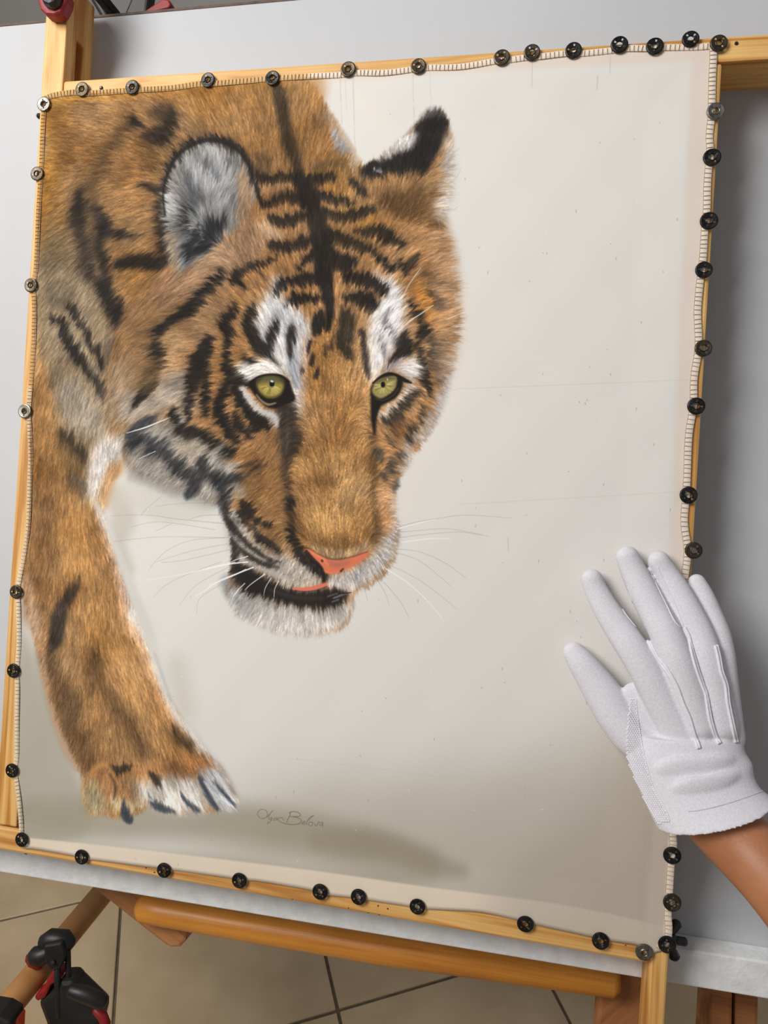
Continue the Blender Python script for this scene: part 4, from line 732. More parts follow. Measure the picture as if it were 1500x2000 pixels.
# ---------------------------------------------------------------- wooden stretcher frame
fr = thing('stretcher_frame', 'pale pine stretcher frame with overlapping bars holding the painted cloth', 'frame', F(.3, .75, -.02))
DEP = -.0405
def bar(name, a, b, axis, m, parent=fr, bevel=.0022):       # box given by two corners in (u, v, n); the grain follows its axis
    lo = [min(x, y) for x, y in zip(a, b)]; hi = [max(x, y) for x, y in zip(a, b)]
    c = [(x + y) / 2 for x, y in zip(lo, hi)]; h = [(y - x) / 2 for x, y in zip(lo, hi)]
    if axis == 'u': M = axes_mat(F(*c), WU, WV, WN); hh = h
    else: M = axes_mat(F(*c), WV, WU, WN); hh = [h[1], h[0], h[2]]
    return MB().box([-x for x in hh], hh).build(name, m, parent, M, bevel=bevel)
uB = hit(128, 80, 0)[0]
vT = hit(1450, 119, 0)[1]
uRb = hit(1268, 1900, 0)[0]
vB0 = hit(10, 1617, 0)[1]
# left bar, with a long slot cut through it above the top bar
sl0 = hit(152, 84, -.02)[1]
x0, xe = -.098, hit(10, 1613, 0)[1]; cv = (x0 + xe) / 2; hu = uB / 2; X = (xe - x0) / 2; Z = -DEP / 2
p0, p1, z0, z1, yd = sl0 - cv, -.004 - cv, -.0265 + Z, -.0165 + Z, hu - .015
mb = MB(); mb.add([(-X, -hu, -Z), (X, -hu, -Z), (X, -hu, Z), (-X, -hu, Z), (-X, hu, -Z), (X, hu, -Z), (X, hu, Z), (-X, hu, Z),
    (p0, hu, z0), (p1, hu, z0), (p1, hu, z1), (p0, hu, z1), (p0, yd, z0), (p1, yd, z0), (p1, yd, z1), (p0, yd, z1)],
    [(0, 1, 2, 3), (0, 4, 5, 1), (1, 5, 6, 2), (2, 6, 7, 3), (3, 7, 4, 0), (4, 8, 9, 5), (5, 9, 10, 6), (6, 10, 11, 7), (7, 11, 8, 4),
     (8, 12, 13, 9), (9, 13, 14, 10), (10, 14, 15, 11), (11, 15, 12, 8), (12, 15, 14, 13)])
lbar = mb.build('left_bar', M_pine, fr, axes_mat(F(uB / 2, cv, DEP / 2), WV, WU, WN), bevel=.0018)
bar('top_bar', (uB + .0004, 0, DEP), (.80, vT, 0), 'u', M_pine)
bar('right_bar', (uRb, vT + .0005, -.033), (FW, .98, 0), 'v', M_pine)
bar('bottom_bar', (-.10, vB0, -.033), (uRb - .0006, FH, 0), 'u', M_pine2)
def wing_nut(c, axis, tang, m=M_bolt, s=1.0):
    c = Vector(c); w = MB()
    w.tube([c, c + axis * .016 * s], .0032 * s, 10); w.tube([c + axis * .001, c + axis * .007 * s], .0056 * s, 12)
    for k in (-1, 1):
        a = c + axis * .004 * s + tang * k * .004 * s; b = c + axis * .009 * s + tang * k * .013 * s
        w.tube([a, (a + b) / 2 + axis * .001, b], [.0024 * s, .003 * s, .0042 * s], 10)
    o = w.build('wing_nut', m, fr, smooth=True); o['label'] = 'dark metal wing nut'; return o
wing_nut(F(0, .0225, -.016), -WU, WV, s=.85)
wing_nut(F(FW, hit(1340, 1832, -.03)[1], -.024), WU, WV, M_bolt, 1.05)
wing_nut(F(.583, 0, -.02), -WV, WU, s=.7)
wing_nut(F(.022, FH, -.018), WV, WU, s=.55)
MB().tube([F(*hit(1438, 85), -.002), F(*hit(1438, 85), .0006)], .0014, 10).build('nail_head', M_bolt, fr)
MB().tube([F(*hit(198, 172), -.002), F(*hit(198, 172), .0006)], .0018, 10).build('nail_head', M_bolt, fr)

# ---------------------------------------------------------------- painted cloth
E_top = [(84, 192), (103, 183), (147, 176), (175, 178), (247, 173), (277, 171), (333, 168), (390, 160), (420, 159), (500, 152), (520, 150), (547, 148), (600, 145), (667, 142), (697, 138), (750, 138), (800, 132), (833, 128), (900, 126), (967, 115), (1000, 112), (1027, 108), (1055, 106), (1103, 100), (1137, 100), (1187, 95), (1227, 90), (1263, 90), (1297, 88), (1333, 88), (1367, 87), (1399, 84)]
E_right = [(1399, 84), (1400, 110), (1398, 150), (1397, 200), (1396, 233), (1392, 267), (1394, 300), (1390, 335), (1388, 367), (1387, 410), (1383, 450), (1380, 500), (1377, 527), (1373, 560), (1369, 610), (1371, 680), (1362, 740), (1361, 793), (1352, 850), (1349, 920), (1347, 967), (1343, 1020), (1350, 1075), (1345, 1122), (1340, 1200), (1334, 1330), (1328, 1450), (1320, 1560), (1319, 1610), (1322, 1653), (1317, 1690), (1314, 1740), (1311, 1783), (1313, 1812), (1309, 1838), (1292, 1856)]
E_bot = [(36, 1648), (50, 1657), (67, 1658), (147, 1671), (173, 1678), (303, 1694), (337, 1699), (450, 1714), (467, 1721), (500, 1720), (600, 1736), (643, 1748), (700, 1754), (720, 1757), (793, 1769), (815, 1774), (833, 1775), (933, 1780), (1000, 1794), (1043, 1804), (1100, 1817), (1187, 1836), (1247, 1845), (1262, 1862), (1292, 1856)]
E_left = [(84, 192), (82, 225), (80, 267), (78, 320), (75, 367), (72, 417), (70, 467), (67, 527), (62, 557), (64, 600), (63, 660), (61, 700), (57, 753), (53, 803), (55, 840), (57, 890), (55, 935), (54, 980), (52, 1025), (46, 1070), (38, 1115), (32, 1150), (33, 1185), (34, 1260), (30, 1310), (31, 1340), (30, 1400), (30, 1470), (27, 1505), (34, 1560), (39, 1620), (36, 1648)]
def edge(pts):
    q = np.array([hit(*p) for p in pts]); q = smooth_line(q, False, 4); return q
def resample(q, n):
    d = np.r_[0, np.cumsum(np.hypot(*np.diff(q, axis=0).T))]; s = np.linspace(0, d[-1], n)
    return np.column_stack([np.interp(s, d, q[:, 0]), np.interp(s, d, q[:, 1])])
NU_, NV_ = 170, 200
eT, eB, eL, eR = (resample(edge(e), n) for e, n in ((E_top, NU_), (E_bot, NU_), (E_left, NV_), (E_right, NV_)))
eB[0] = eL[-1]; eR[0] = eT[-1]; eB[-1] = eR[-1]; eL[0] = eT[0]
s_ = np.linspace(0, 1, NU_)[None, :, None]; t_ = np.linspace(0, 1, NV_)[:, None, None]
def soften(q): # keep the scallops near the edge only
    return q
lin_edge = lambda q: q[:1] + (q[-1:] - q[:1]) * np.linspace(0, 1, len(q))[:, None]
f4 = [np.abs(1 - t_) ** 10, t_ ** 10, np.abs(1 - s_) ** 10, s_ ** 10]
G0 = (1 - t_) * lin_edge(eT)[None] + t_ * lin_edge(eB)[None]
G = G0 + f4[0] * (eT - lin_edge(eT))[None] + f4[1] * (eB - lin_edge(eB))[None] + f4[2] * (eL - lin_edge(eL))[:, None] + f4[3] * (eR - lin_edge(eR))[:, None]
dist = np.minimum(np.minimum(G[..., 0] - 0.004, FW - .004 - G[..., 0]), np.minimum(G[..., 1] - .004, FH - .004 - G[..., 1]))
nn = .0011 - .0012 * np.clip((dist - .02) / .03, 0, 1) + .00025 * np.sin(G[..., 0] * 90) * np.cos(G[..., 1] * 70)
vs = [tuple(F(u, v, n)) for (u, v), n in zip(G.reshape(-1, 2), nn.ravel())]
fsq = [(j * NU_ + i, (j + 1) * NU_ + i, (j + 1) * NU_ + i + 1, j * NU_ + i + 1) for j in range(NV_ - 1) for i in range(NU_ - 1)]
def to_tex(Q):
    Q = np.asarray(Q, float); r = np.column_stack([(Q - [750, 1000]) / FOC, np.ones(len(Q))])
    t = (O_ @ N_) / (r @ N_); p = r * t[:, None] - O_
    return np.column_stack([p @ U_ / FW * TW, p @ V_ / FH * TH])
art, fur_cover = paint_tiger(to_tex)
art = np.where(art <= .04045, art / 12.92, ((art + .055) / 1.055) ** 2.4) * 1.13
# the colours above were read off a lit cloth: take the fall-off of the window light out of the painted fur again
gv, gu = np.mgrid[0:TH, 0:TW]; gu = (gu + .5) / TW * FW; gv = (gv + .5) / TH * FH
def lit(u, v):
    du, dv = -.60 - u, -.40 - v; d2 = du ** 2 + dv ** 2 + 1.28 ** 2; ax = np.array((.60 + .27, .40 + .30, -1.28)); ax = ax / np.linalg.norm(ax)
    return 1.28 / d2 ** 2 * np.clip(-du * ax[0] - dv * ax[1] - 1.28 * ax[2], 0, None)
fall = lit(gu, gv) / lit(.33, .30) * .7 + .3
art = art / (1 + (fall - 1) * fur_cover)[..., None]
img = bpy.data.images.new('painting', TW, TH, float_buffer=True)
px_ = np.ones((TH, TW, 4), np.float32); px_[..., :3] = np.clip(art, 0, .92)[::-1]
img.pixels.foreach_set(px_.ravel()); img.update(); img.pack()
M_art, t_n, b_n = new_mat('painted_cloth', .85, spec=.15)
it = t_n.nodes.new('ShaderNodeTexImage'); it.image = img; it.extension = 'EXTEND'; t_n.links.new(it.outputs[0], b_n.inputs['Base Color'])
uvn = t_n.nodes.new('ShaderNodeUVMap'); mpn = t_n.nodes.new('ShaderNodeMapping'); mpn.inputs['Scale'].default_value = (FW, FH, 1); mpn.inputs['Rotation'].default_value = (0, 0, .5)
t_n.links.new(uvn.outputs[0], mpn.inputs[0])
wv = t_n.nodes.new('ShaderNodeTexWave'); wv.inputs['Scale'].default_value = 250; wv.inputs['Distortion'].default_value = 1.2; wv.inputs['Detail'].default_value = 1; t_n.links.new(mpn.outputs[0], wv.inputs['Vector'])
nz = t_n.nodes.new('ShaderNodeTexNoise'); nz.inputs['Scale'].default_value = 900; t_n.links.new(mpn.outputs[0], nz.inputs['Vector'])
am = t_n.nodes.new('ShaderNodeMath'); am.operation = 'ADD'; t_n.links.new(wv.outputs[1], am.inputs[0]); t_n.links.new(nz.outputs[0], am.inputs[1])
bpn = t_n.nodes.new('ShaderNodeBump'); bpn.inputs['Strength'].default_value = .11; bpn.inputs['Distance'].default_value = .0007
t_n.links.new(am.outputs[0], bpn.inputs['Height']); t_n.links.new(bpn.outputs[0], b_n.inputs['Normal'])
def cloth_mesh(name, vs, fs, uvs):
    me = bpy.data.meshes.new(name); me.from_pydata(vs, [], fs); me.materials.append(M_art); me.shade_smooth()
    uv = me.uv_layers.new(name='UVMap'); li = np.empty(len(me.loops), np.int32); me.loops.foreach_get('vertex_index', li)
    uv.data.foreach_set('uv', np.asarray(uvs, np.float32)[li].ravel()); return me
uvs = np.column_stack([G[..., 0].ravel() / FW, 1 - G[..., 1].ravel() / FH])
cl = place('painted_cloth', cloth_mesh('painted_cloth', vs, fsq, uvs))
sm = cl.modifiers.new('thickness', 'SOLIDIFY'); sm.thickness = .0006; sm.offset = -1
tag(cl, 'pale cloth painted with a prowling tiger, pinned to the wooden frame', 'painting')
# sewn hem on three sides, with its overlock stitches
def hem(pts, wd, inward, name):
    q = resample(edge(pts), 260); d = np.gradient(q, axis=0); d /= np.linalg.norm(d, axis=1)[:, None]; nrm = np.column_stack([-d[:, 1], d[:, 0]]) * inward
    rows = [(0, .0012), (.15, .0018), (.85, .0018), (1, .0013)]
    vs = []; uv = []
    for k, h_ in rows:
        r = q + nrm * wd * k
        vs += [tuple(F(a, b, h_)) for a, b in r]; uv += [(a / FW, 1 - b / FH) for a, b in r]
    n = len(q); fs = [(j * n + i, (j + 1) * n + i, (j + 1) * n + i + 1, j * n + i + 1) for j in range(len(rows) - 1) for i in range(n - 1)]
    h = place('hem', cloth_mesh('hem', vs, fs, uv), cl); h['label'] = name
    st = MB(); L = np.hypot(*np.diff(q, axis=0).T).sum(); m = int(L / .0034); qs = resample(q, m); ds = np.gradient(qs, axis=0); ds /= np.linalg.norm(ds, axis=1)[:, None]; ns = np.column_stack([-ds[:, 1], ds[:, 0]]) * inward
    for (a, b), (nx_, ny_), (dx, dy) in zip(qs, ns, ds):
        j = random.uniform(-.0005, .0005); w2 = .00012
        c0 = (a + nx_ * wd * .12, b + ny_ * wd * .12); c1 = (a + nx_ * wd * 1.02 + dx * j, b + ny_ * wd * 1.02 + dy * j)
        st.hexa([F(c0[0] - dx * w2, c0[1] - dy * w2, .0017), F(c0[0] + dx * w2, c0[1] + dy * w2, .0022), F(c1[0] + dx * w2, c1[1] + dy * w2, .0021), F(c1[0] - dx * w2, c1[1] - dy * w2, .0021),
                 F(c0[0] - dx * w2, c0[1] - dy * w2, .0021), F(c0[0] + dx * w2, c0[1] + dy * w2, .0027), F(c1[0] + dx * w2, c1[1] + dy * w2, .0026), F(c1[0] - dx * w2, c1[1] - dy * w2, .0026)])
    st.tube([F(*(p_ + n_ * wd), .0017) for p_, n_ in zip(qs[::2], ns[::2])], .00018, 5)
    stuff(st.build('hem_stitches', M_thread, h))
hem(E_top, .0052, 1, 'stitched hem along the top edge')
hem(E_left, .0050, -1, 'stitched hem along the left edge')
hem(E_right, .0056, 1, 'stitched hem along the right edge')

# ---------------------------------------------------------------- snap discs that pin the cloth
def snap_mesh(m):
    prof = [(.0022, 0), (.0022, .0013), (.0025, .0015), (.0028, .0013), (.0031, .0009), (.0046, .0010), (.0056, .0011), (.0063, .0009), (.0066, .0004), (.0066, 0)]
    n = 40; vs = []; fs = []
    for r, z in prof: vs += [(r * math.cos(2 * math.pi * k / n), r * math.sin(2 * math.pi * k / n), z) for k in range(n)]
    for i in range(len(prof) - 1):
        for k in range(n):
            slot = i in (4,) and k % 10 in (0, 1)          # four sewing slots, left open
            if not slot: fs.append((i * n + k, i * n + (k + 1) % n, (i + 1) * n + (k + 1) % n, (i + 1) * n + k))
    me = bpy.data.meshes.new('snap_disc'); me.from_pydata(vs, [], fs); me.materials.append(m); me.update()
    import bmesh
    b = bmesh.new(); b.from_mesh(me); bmesh.ops.recalc_face_normals(b, faces=b.faces); b.to_mesh(me); b.free(); return me
SN = {'k': (snap_mesh(M_snapblack), 'black metal'), 'b': (snap_mesh(M_snapbronze), 'bronze-toned metal'), 's': (snap_mesh(M_snapsteel), 'silvery metal')}
ORD = 'first second third fourth fifth sixth seventh eighth ninth tenth eleventh twelfth thirteenth'.split()
def snaps(spots, where, start):
    n = len(spots)
    for i, (x, y, c) in enumerate(spots):
        a = random.uniform(0, 6.28); u, v = hit(x, y, .003); s = 1.0 + random.uniform(-.02, .03)
        tx = random.uniform(-.05, .05); Mx = axes_mat(F(u, v, .0026), WU, -WV, WN) @ Matrix.Rotation(a, 4, 'Z') @ Matrix.Rotation(tx, 4, 'X') @ Matrix.Scale(s, 4)
        o = place('snap_disc', SN[c][0], None, Mx)
        tag(o, f'{SN[c][1]} snap disc, {ORD[i]} from the {start} along the {where}', 'snap', 'metal snap discs around the cloth')
snaps([(160, 174, 'b'), (258, 170, 'k'), (406, 156, 'k'), (532, 152, 'k'), (680, 135, 'b'), (817, 129, 'b'), (980, 112, 'b'), (1039, 102, 'b'), (1120, 98, 'k'), (1210, 87, 'k'), (1279, 90, 'k'), (1349, 76, 'k'), (1404, 84, 'b')], 'top edge of the cloth', 'left')
snaps([(1398, 217, 's'), (1391, 307, 'k'), (1385, 431, 'k'), (1375, 527, 'k'), (1374, 680, 'b'), (1360, 793, 'k'), (1345, 967, 'k'), (1355, 1075, 'b'), (1313, 1671, 'k'), (1313, 1763, 'b'), (1303, 1845, 'k')], 'right edge of the cloth', 'top')
snaps([(42, 1640, 'k'), (159, 1674, 'k'), (320, 1700, 'k'), (467, 1720, 'k'), (625, 1742, 'k'), (700, 1752, 'k'), (815, 1771, 'k'), (1026, 1805, 'k'), (1173, 1838, 'k'), (1258, 1860, 's')], 'bottom edge of the cloth', 'left')
snaps([(85, 203, 's'), (72, 339, 'b'), (60, 557, 'b'), (48, 803, 's'), (31, 1156, 'b'), (26, 1310, 'k'), (23, 1505, 'k')], 'left edge of the cloth', 'top')

# ---------------------------------------------------------------- arm and gloved hand
KG = 1 / 3.3333 / 2519
def gp(x, y, n): return P(1050 + x / 3.3333, 1020 + y / 3.3333, n)
def rm(r, n): return r * KG * (.592 - n) / .592
AX = (WU, WV, WN)
def sweep(mb, pts, flat=.85, k=7):                          # pts: crop x, y, radius, height n (None = resting on the cloth)
    A = np.array([(x, y, r * 1.07, (rm(r, .01) * flat + .0022) if n is None else n) for x, y, r, n in pts], float)
    for x, y, r, n in smooth_line(A, False, k):
        q = rm(r, n); mb.ball(gp(x, y, n), (q, q, q * flat), AX, 16, 10)
gl = MB()
fing = [
    [(354, 372, 67, None), (385, 450, 73, None), (450, 570, 82, .0125), (535, 700, 92, .0165), (615, 820, 97, .0215), (725, 1000, 104, .025), (830, 1200, 112, .026), (930, 1400, 120, .027)],
    [(587, 229, 72, None), (625, 320, 80, None), (690, 450, 90, .0135), (765, 590, 97, .018), (835, 720, 101, .0235), (910, 900, 104, .0285), (980, 1100, 108, .0295), (1050, 1320, 112, .030)],
    [(790, 256, 68, None), (845, 345, 73, None), (915, 465, 84, .0125), (985, 600, 91, .017), (1055, 740, 93, .022), (1105, 900, 98, .0265), (1150, 1100, 104, .028), (1190, 1320, 112, .029)],
    [(1037, 392, 53, .006), (1080, 480, 62, .0085), (1128, 600, 68, .012), (1172, 720, 73, .016), (1200, 850, 76, .0195), (1215, 1000, 78, .0225), (1232, 1200, 84, .0245), (1255, 1400, 86, .0265)],
    [(238, 850, 70, None), (298, 930, 90, None), (376, 1040, 108, .0125), (448, 1150, 120, .0145), (520, 1270, 122, .0175), (620, 1400, 120, .021), (760, 1500, 120, .024)],
]
for f_ in fing: sweep(gl, f_)
for a_ in ([(760, 900, 120, .022), (900, 1150, 170, .023), (1000, 1400, 190, .025)], [(640, 1130, 90, .0185), (720, 1250, 110, .021), (800, 1400, 130, .023)]): sweep(gl, a_, .5)
rings = [((640, 1380), (1335, 1400), .026, .0165), ((588, 1530), (1350, 1490), .028, .0195), ((606, 1600), (1395, 1565), .030, .0205), ((650, 1715), (1408, 1650), .033, .022), ((715, 1860), (1450, 1730), .037, .0245), ((770, 1975), (1530, 1795), .040, .029), ((776, 1990), (1545, 1806), .0405, .0295)]
def ring_pts(r, seg=40, k=1.0):
    (xa, ya), (xb, yb), n, h = r; a, b = gp(xa, ya, n), gp(xb, yb, n); c = (a + b) / 2; e = (b - a) / 2
    return [c + e * k * math.cos(t) + WN * h * k * math.sin(t) for t in (2 * math.pi * i / seg for i in range(seg))]
rs = np.array([(*a, *b, n, h) for a, b, n, h in rings]); rs = smooth_line(rs, False, 6); RR = [((r[0], r[1]), (r[2], r[3]), r[4], r[5]) for r in rs]
vsr = [p_ for r in RR for p_ in ring_pts(r)]; sg = 40; nr = len(RR)
# soft folds across the loose cuff
fsr = [(i * sg + k, i * sg + (k + 1) % sg, (i + 1) * sg + (k + 1) % sg, (i + 1) * sg + k) for i in range(nr - 1) for k in range(sg)] + [tuple(range(sg)), tuple((nr - 1) * sg + k for k in range(sg))]
gl.add(vsr, fsr)
for f_, d_ in (([(690, 1690, 30, .036), (860, 1610, 66, .046), (1080, 1590, 66, .047), (1230, 1560, 50, .042), (1330, 1550, 20, .030)], .35), ([(780, 1800, 26, .042), (960, 1730, 56, .053), (1150, 1700, 56, .053), (1280, 1660, 40, .046), (1370, 1640, 16, .034)], .3)):
    sweep(gl, f_, d_)
# bare forearm: wrist inside the cuff, elbow out to the lower right
def pr(px, py, rpx, n): return P(px, py, n), rpx / 2519 * (.592 - n) / .592
arm_pts = [(1340, 1500, 46, .026), (1364, 1545, 54, .031), (1390, 1588, 64, .037), (1450, 1650, 66, .046), (1512, 1717, 67, .063), (1590, 1805, 74, .090), (1680, 1904, 82, .125), (1800, 2040, 90, .165), (1920, 2160, 92, .20)]
am_ = MB()
for x, y, r, n in smooth_line(np.array(arm_pts, float), False, 7):
    c, q = pr(x, y, r, n); am_.ball(c, (q, q, q * .9), AX, 20, 12)
arm = am_.build('person', M_skin, smooth=True)
def remesh(o, vox, it):
    m = o.modifiers.new('skin', 'REMESH'); m.mode = 'VOXEL'; m.voxel_size = vox; m.use_smooth_shade = True
    m = o.modifiers.new('smooth', 'SMOOTH'); m.iterations = it; m.factor = .5
remesh(arm, .0025, 8)
tag(arm, 'person reaching in from the right, bare forearm, white gloved hand resting on the painting', 'person')
glove = gl.build('glove', M_cotton, arm, smooth=True); glove['label'] = 'white cotton glove with raised seams'
remesh(glove, .0011, 7)
bpy.context.view_layer.update()
bv = BVHTree.FromObject(glove, bpy.context.evaluated_depsgraph_get())
EYEV = Vector((0, 0, EYE))
def on_glove(x, y, lift=0):
    d = (gp(x, y, .02) - EYEV).normalized(); h_ = bv.ray_cast(EYEV, d)
    if h_[0] is None: return None
    return h_[0] + h_[1] * lift
def seam(pts, r, name='seam', offs=(0,), lift=.0004):
    q = smooth_line(np.array(pts, float), False, 8); mb = MB(); d = np.gradient(q, axis=0); d /= np.linalg.norm(d, axis=1)[:, None]
    for o_ in offs:
        pp = [on_glove(a - dy * o_, b + dx * o_, lift) for (a, b), (dx, dy) in zip(q, d)]; pp = [p_ for p_ in pp if p_]
        if len(pp) > 2: mb.tube(pp, r, 8)
    if mb.v: mb.build(name, M_seam, glove, smooth=True)
for s_p in ([(706, 742), (735, 800), (785, 885), (850, 970), (905, 1070), (945, 1180), (985, 1270), (1015, 1370), (1048, 1470)], [(955, 688), (985, 750), (1000, 830), (1030, 940), (1065, 1040), (1095, 1120), (1112, 1230), (1135, 1330), (1182, 1440)], [(1160, 805), (1178, 880), (1195, 970), (1225, 1060), (1238, 1170), (1262, 1290), (1292, 1430)]):
    seam(s_p, .0011, 'seam', (-6.5, 6.5), .0005)
for s_p in ([(465, 385), (500, 470), (560, 580), (630, 670), (690, 735)], [(700, 240), (770, 400), (840, 540), (890, 640), (930, 685)], [(780, 290), (840, 420), (890, 520), (935, 640), (950, 685)], [(590, 420), (630, 560), (670, 660), (706, 740)], [(640, 1150), (655, 1300), (680, 1450), (715, 1600), (760, 1740), (830, 1860), (860, 1940)]):
    seam(s_p, .0005, 'seam', (0,), .0001)
# stitch line above the cuff's hem, knitted side gusset
hs = MB()
for i in range(64):
    t = i / 63; x = 985 + (1505 - 985) * t; y = 1882 - 150 * t ** 1.5 + 0 * t
    a, b = on_glove(x - 2.6, y, .0001), on_glove(x + 2.6, y - .8, .0001)
    if a and b: hs.tube([a, b], .00035, 5)
if hs.v: stuff(hs.build('hem_stitches', M_seamgrey, glove))
gp_poly = [(604, 1135), (636, 1160), (655, 1300), (682, 1470), (716, 1620), (765, 1760), (835, 1880), (858, 1950), (790, 1965), (710, 1830), (640, 1690), (585, 1570), (578, 1440), (588, 1280)]
def inside(x, y, p_):
    c = False
    for (x0_, y0_), (x1_, y1_) in zip(p_, p_[1:] + p_[:1]):
        if (y0_ > y) != (y1_ > y) and x < (x1_ - x0_) * (y - y0_) / (y1_ - y0_) + x0_: c = not c
    return c
kn = MB(); yy = 1140; row = 0
while yy < 1965:
    xx = 570 + (row % 2) * 7.5
    while xx < 870:
        if inside(xx, yy, gp_poly):
            h_ = on_glove(xx, yy, .0001)
            if h_: kn.ball(h_, (.0011, .0009, .0007), AX, 7, 4)
        xx += 15
    yy += 13; row += 1
if kn.v: k_ = stuff(kn.build('knitted_gusset', M_seam, glove, smooth=True)); k_['label'] = 'honeycomb knit panel along the thumb side'

# ---------------------------------------------------------------- wooden trestle under the board
tz = thing('trestle', 'brown wooden trestle with round crossbar under the white drawing board', 'trestle', on_floor(750, 1990))
def down(x, y, n):
    u, v = hit(x, y, n); p_ = F(u, v, n); return p_ + WV * (p_.z / -WV.z)
def plank(name, outline, n, depth, m=M_trestle, parent=tz, bevel=.003):
    q = [P(x, y, n) if y < 2000 else down(x, y, n) for x, y in outline]      # y past 2000 px: run on down to the floor
    a = (q[1] - q[0]).normalized(); z = WN; b = z.cross(a).normalized(); M = axes_mat(q[0], a, b, z); Mi = M.inverted()
    return MB().prism([Mi @ p_ for p_ in q], Mi.to_3x3() @ (WN * -depth)).build(name, m, parent, M, bevel=bevel)
plank('leg', [(100, 1672), (322, 1846), (334, 1852), (350, 1851), (362, 1838), (368, 1818), (368, 1800), (325, 1747), (230, 1660), (150, 1630)], -.095, .035)
MB().tube([P(281, 1772, -.088), P(320, 1780, -.088), P(740, 1851, -.088), P(1196, 1914, -.088)], .0142, 24).build('crossbar', M_dowel, tz, axes_mat(Vector(), Vector((1, 0, 0)), Vector((0, 1, 0)), Vector((0, 0, 1))), smooth=True)['label'] = 'round honey-coloured crossbar'
plank('leg', [(1262, 1830), (1194, 1886), (1172, 1944), (1166, 1998), (1160, 2060), (1270, 2060), (1272, 1990), (1285, 1830)], -.098, .03)
MB().tube([P(252, 1722, -.094), P(252, 1722, -.088)], .0065, 12).build('bolt', M_snapsteel, tz, smooth=True)
MB().hexa([P(1188, 1876, -.096), P(1214, 1880, -.096), P(1214, 1900, -.096), P(1188, 1897, -.096), P(1188, 1876, -.0905), P(1214, 1880, -.0905), P(1214, 1900, -.0905), P(1188, 1897, -.0905)]).build('bracket', M_bolt, tz)
plank('leg', [(1432, 1890), (1390, 1880), (1387, 1998), (1386, 2040), (1430, 2040), (1431, 1998)], -.075, .05)
plank('leg', [(1484, 1890), (1434, 1880), (1433, 1998), (1433, 2040), (1480, 2040), (1481, 1998)], -.082, .05)
pole_a, pole_b = D(222, 1718, 1.02), D(-60, 2058, .76)
pole = MB().tube([pole_a, pole_a.lerp(pole_b, .5), pole_b], .0155, 24).build('brace_pole', M_pole, tz, smooth=True)

# ---------------------------------------------------------------- clamps
cb = thing('clamp', 'black bar clamp with red jaw pad gripping the frame at top left', 'clamp', P(118, 20, .004))
def Pn(x, y, n): return P(x, y, n)
pad = [(92, -14), (90, 18), (95, 36), (106, 46), (122, 47), (136, 42), (146, 22), (148, 8), (140, -6), (130, -16)]
MB().prism([Pn(x, y, .001) for x, y in pad], WN * .013).build('jaw_pad', M_red, cb, bevel=.003, seg=3)['label'] = 'red rubber jaw pad'
jaw = [(100, -120), (98, 14), (104, 28), (116, 33), (128, 28), (134, 10), (134, -120)]
MB().prism([Pn(x, y, .006) for x, y in jaw], WN * .016).build('jaw', M_black, cb, bevel=.004, seg=3)
MB().box((-.004, -.005, -.11), (.004, .005, .02)).build('bar', M_bolt, cb, axes_mat(P(116, -104, .01), WU, WV, WN), bevel=.001)
c2 = thing('clamp', 'black clamp with red tip showing above the board behind its top edge', 'clamp', P(230, 20, -.09))
n2 = -.085
MB().tube([P(172, -40, n2), P(184, -8, n2), P(212, 40, n2), P(236, 90, n2)], [.0055, .005, .0048, .0045], 10).build('handle', M_black, c2, smooth=True)
MB().prism([P(x, y, n2) for x, y in [(262, -60), (300, -60), (290, 0), (283, 60), (236, 60), (240, 28), (252, 0)]], WN * -.014).build('handle', M_black, c2, bevel=.004, seg=3)
MB().prism([P(x, y, n2 + .004) for x, y in [(282, 20), (300, 8), (318, -4), (330, -2), (334, 8), (330, 15), (300, 22), (286, 26)]], WN * -.014).build('jaw_pad', M_red, c2, bevel=.003, seg=3)['label'] = 'red rubber tip'
MB().tube([P(172, -40, n2), P(230, -60, n2), P(285, -60, n2)], .006, 10).build('spring', M_bolt, c2, smooth=True)
z_ = .845
c3 = thing('clamp', 'black and red quick-release clamp gripping the slanting pole at lower left', 'clamp', D(110, 1880, z_))
MB().tube([D(86, 1842, z_), D(100, 1834, z_), D(126, 1836, z_), D(134, 1846, z_)], [.0095, .0115, .0115, .010], 16).build('jaw', M_black, c3, smooth=True)
MB().tube([D(66, 1868, z_ - .005), D(84, 1866, z_ - .005), D(100, 1858, z_ - .005)], [.0105, .0112, .009], 16).build('jaw', M_black, c3, smooth=True)
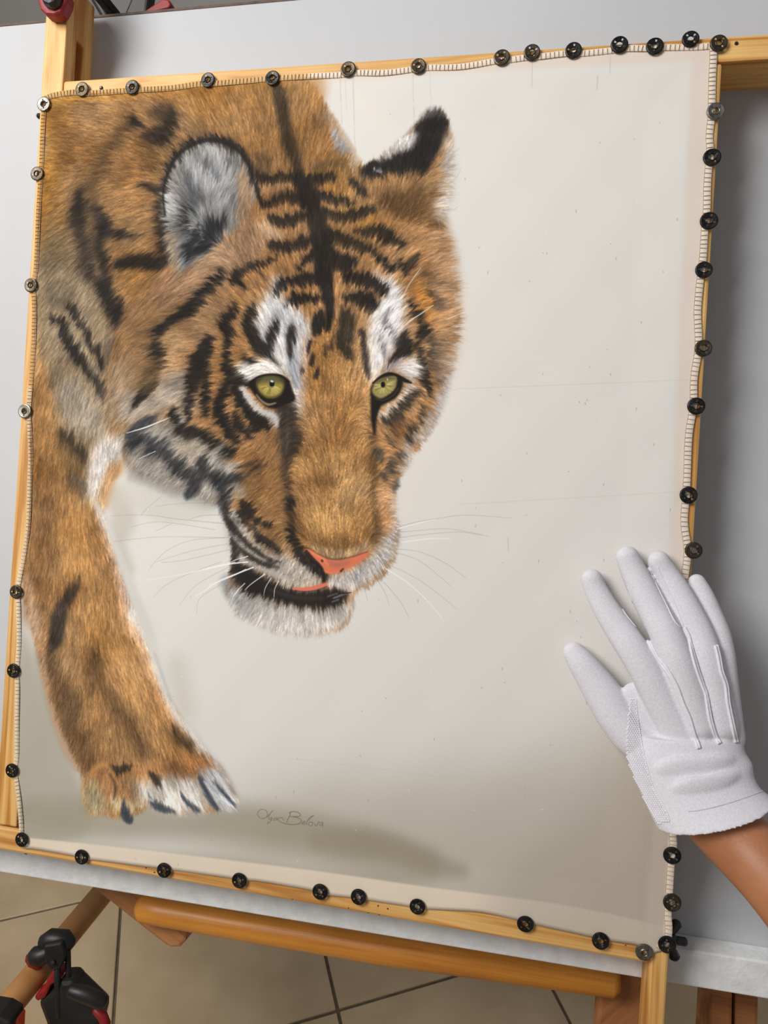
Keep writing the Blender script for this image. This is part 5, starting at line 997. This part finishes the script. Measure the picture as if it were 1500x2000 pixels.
MB().tube([D(62, 1866, z_ + .002), D(68, 1875, z_ + .002), D(80, 1884, z_ + .002)], [.0085, .009, .007], 14).build('jaw_pad', M_red, c3, smooth=True)['label'] = 'red rubber pad'
def plate(name, px, z, d, m, b=.003, par=c3):
    nrm = Vector(B_ @ np.array((0, 0, 1.0))); return MB().prism([D(x, y, z) for x, y in px], nrm * d).build(name, m, par, bevel=b, seg=2)
plate('housing', [(84, 1846), (120, 1840), (126, 1868), (118, 1892), (100, 1898), (86, 1880)], z_ - .016, .018, M_black)
MB().tube([D(103, 1880, z_ - .019), D(103, 1880, z_ - .014)], .0026, 10).build('screw', M_bolt, c3)
MB().tube([D(132, 1846, z_ - .004), D(134, 1925, z_ - .004), D(134, 1960, z_ - .004)], .0034, 10).build('rod', M_black, c3, smooth=True)
MB().tube([D(112, 1888, z_ - .01), D(113, 1960, z_ - .01), D(114, 1985, z_ - .01)], .0038, 10).build('rod', M_black, c3, smooth=True)
plate('jaw_pad', [(104, 1894), (118, 1902), (118, 1914), (98, 1926), (88, 1950), (72, 1958), (65, 1948), (84, 1930), (92, 1912)], z_ - .012, .02, M_red)['label'] = 'red rubber pad'
plate('housing', [(72, 1958), (96, 1940), (118, 1916), (140, 1914), (148, 1926), (200, 1976), (192, 2010), (180, 2060), (96, 2060), (88, 2000)], z_ - .012, .03, M_black, .006)
MB().tube([D(138, 1934, z_ - .02), D(165, 1942, z_ - .02), D(202, 1958, z_ - .02)], [.0075, .0092, .0085], 14).build('handle', M_black, c3, smooth=True)
MB().tube([D(186, 1972, z_ - .012), D(200, 1984, z_ - .012), D(206, 1998, z_ - .012), D(200, 2030, z_ - .012)], [.0045, .006, .006, .005], 12).build('trigger', M_red, c3, smooth=True)['label'] = 'red trigger'
c4 = thing('clamp', 'clamp with orange rubber pad on the pole at the lower left corner', 'clamp', D(8, 2000, .77))
plate('jaw_pad', [(-20, 1984), (14, 1988), (34, 1994), (32, 2030), (-20, 2030)], .765, .02, M_orange, par=c4)['label'] = 'orange rubber pad'
plate('jaw', [(-40, 1978), (-2, 1984), (20, 1997), (22, 2060), (-40, 2060)], .755, .03, M_black, par=c4)
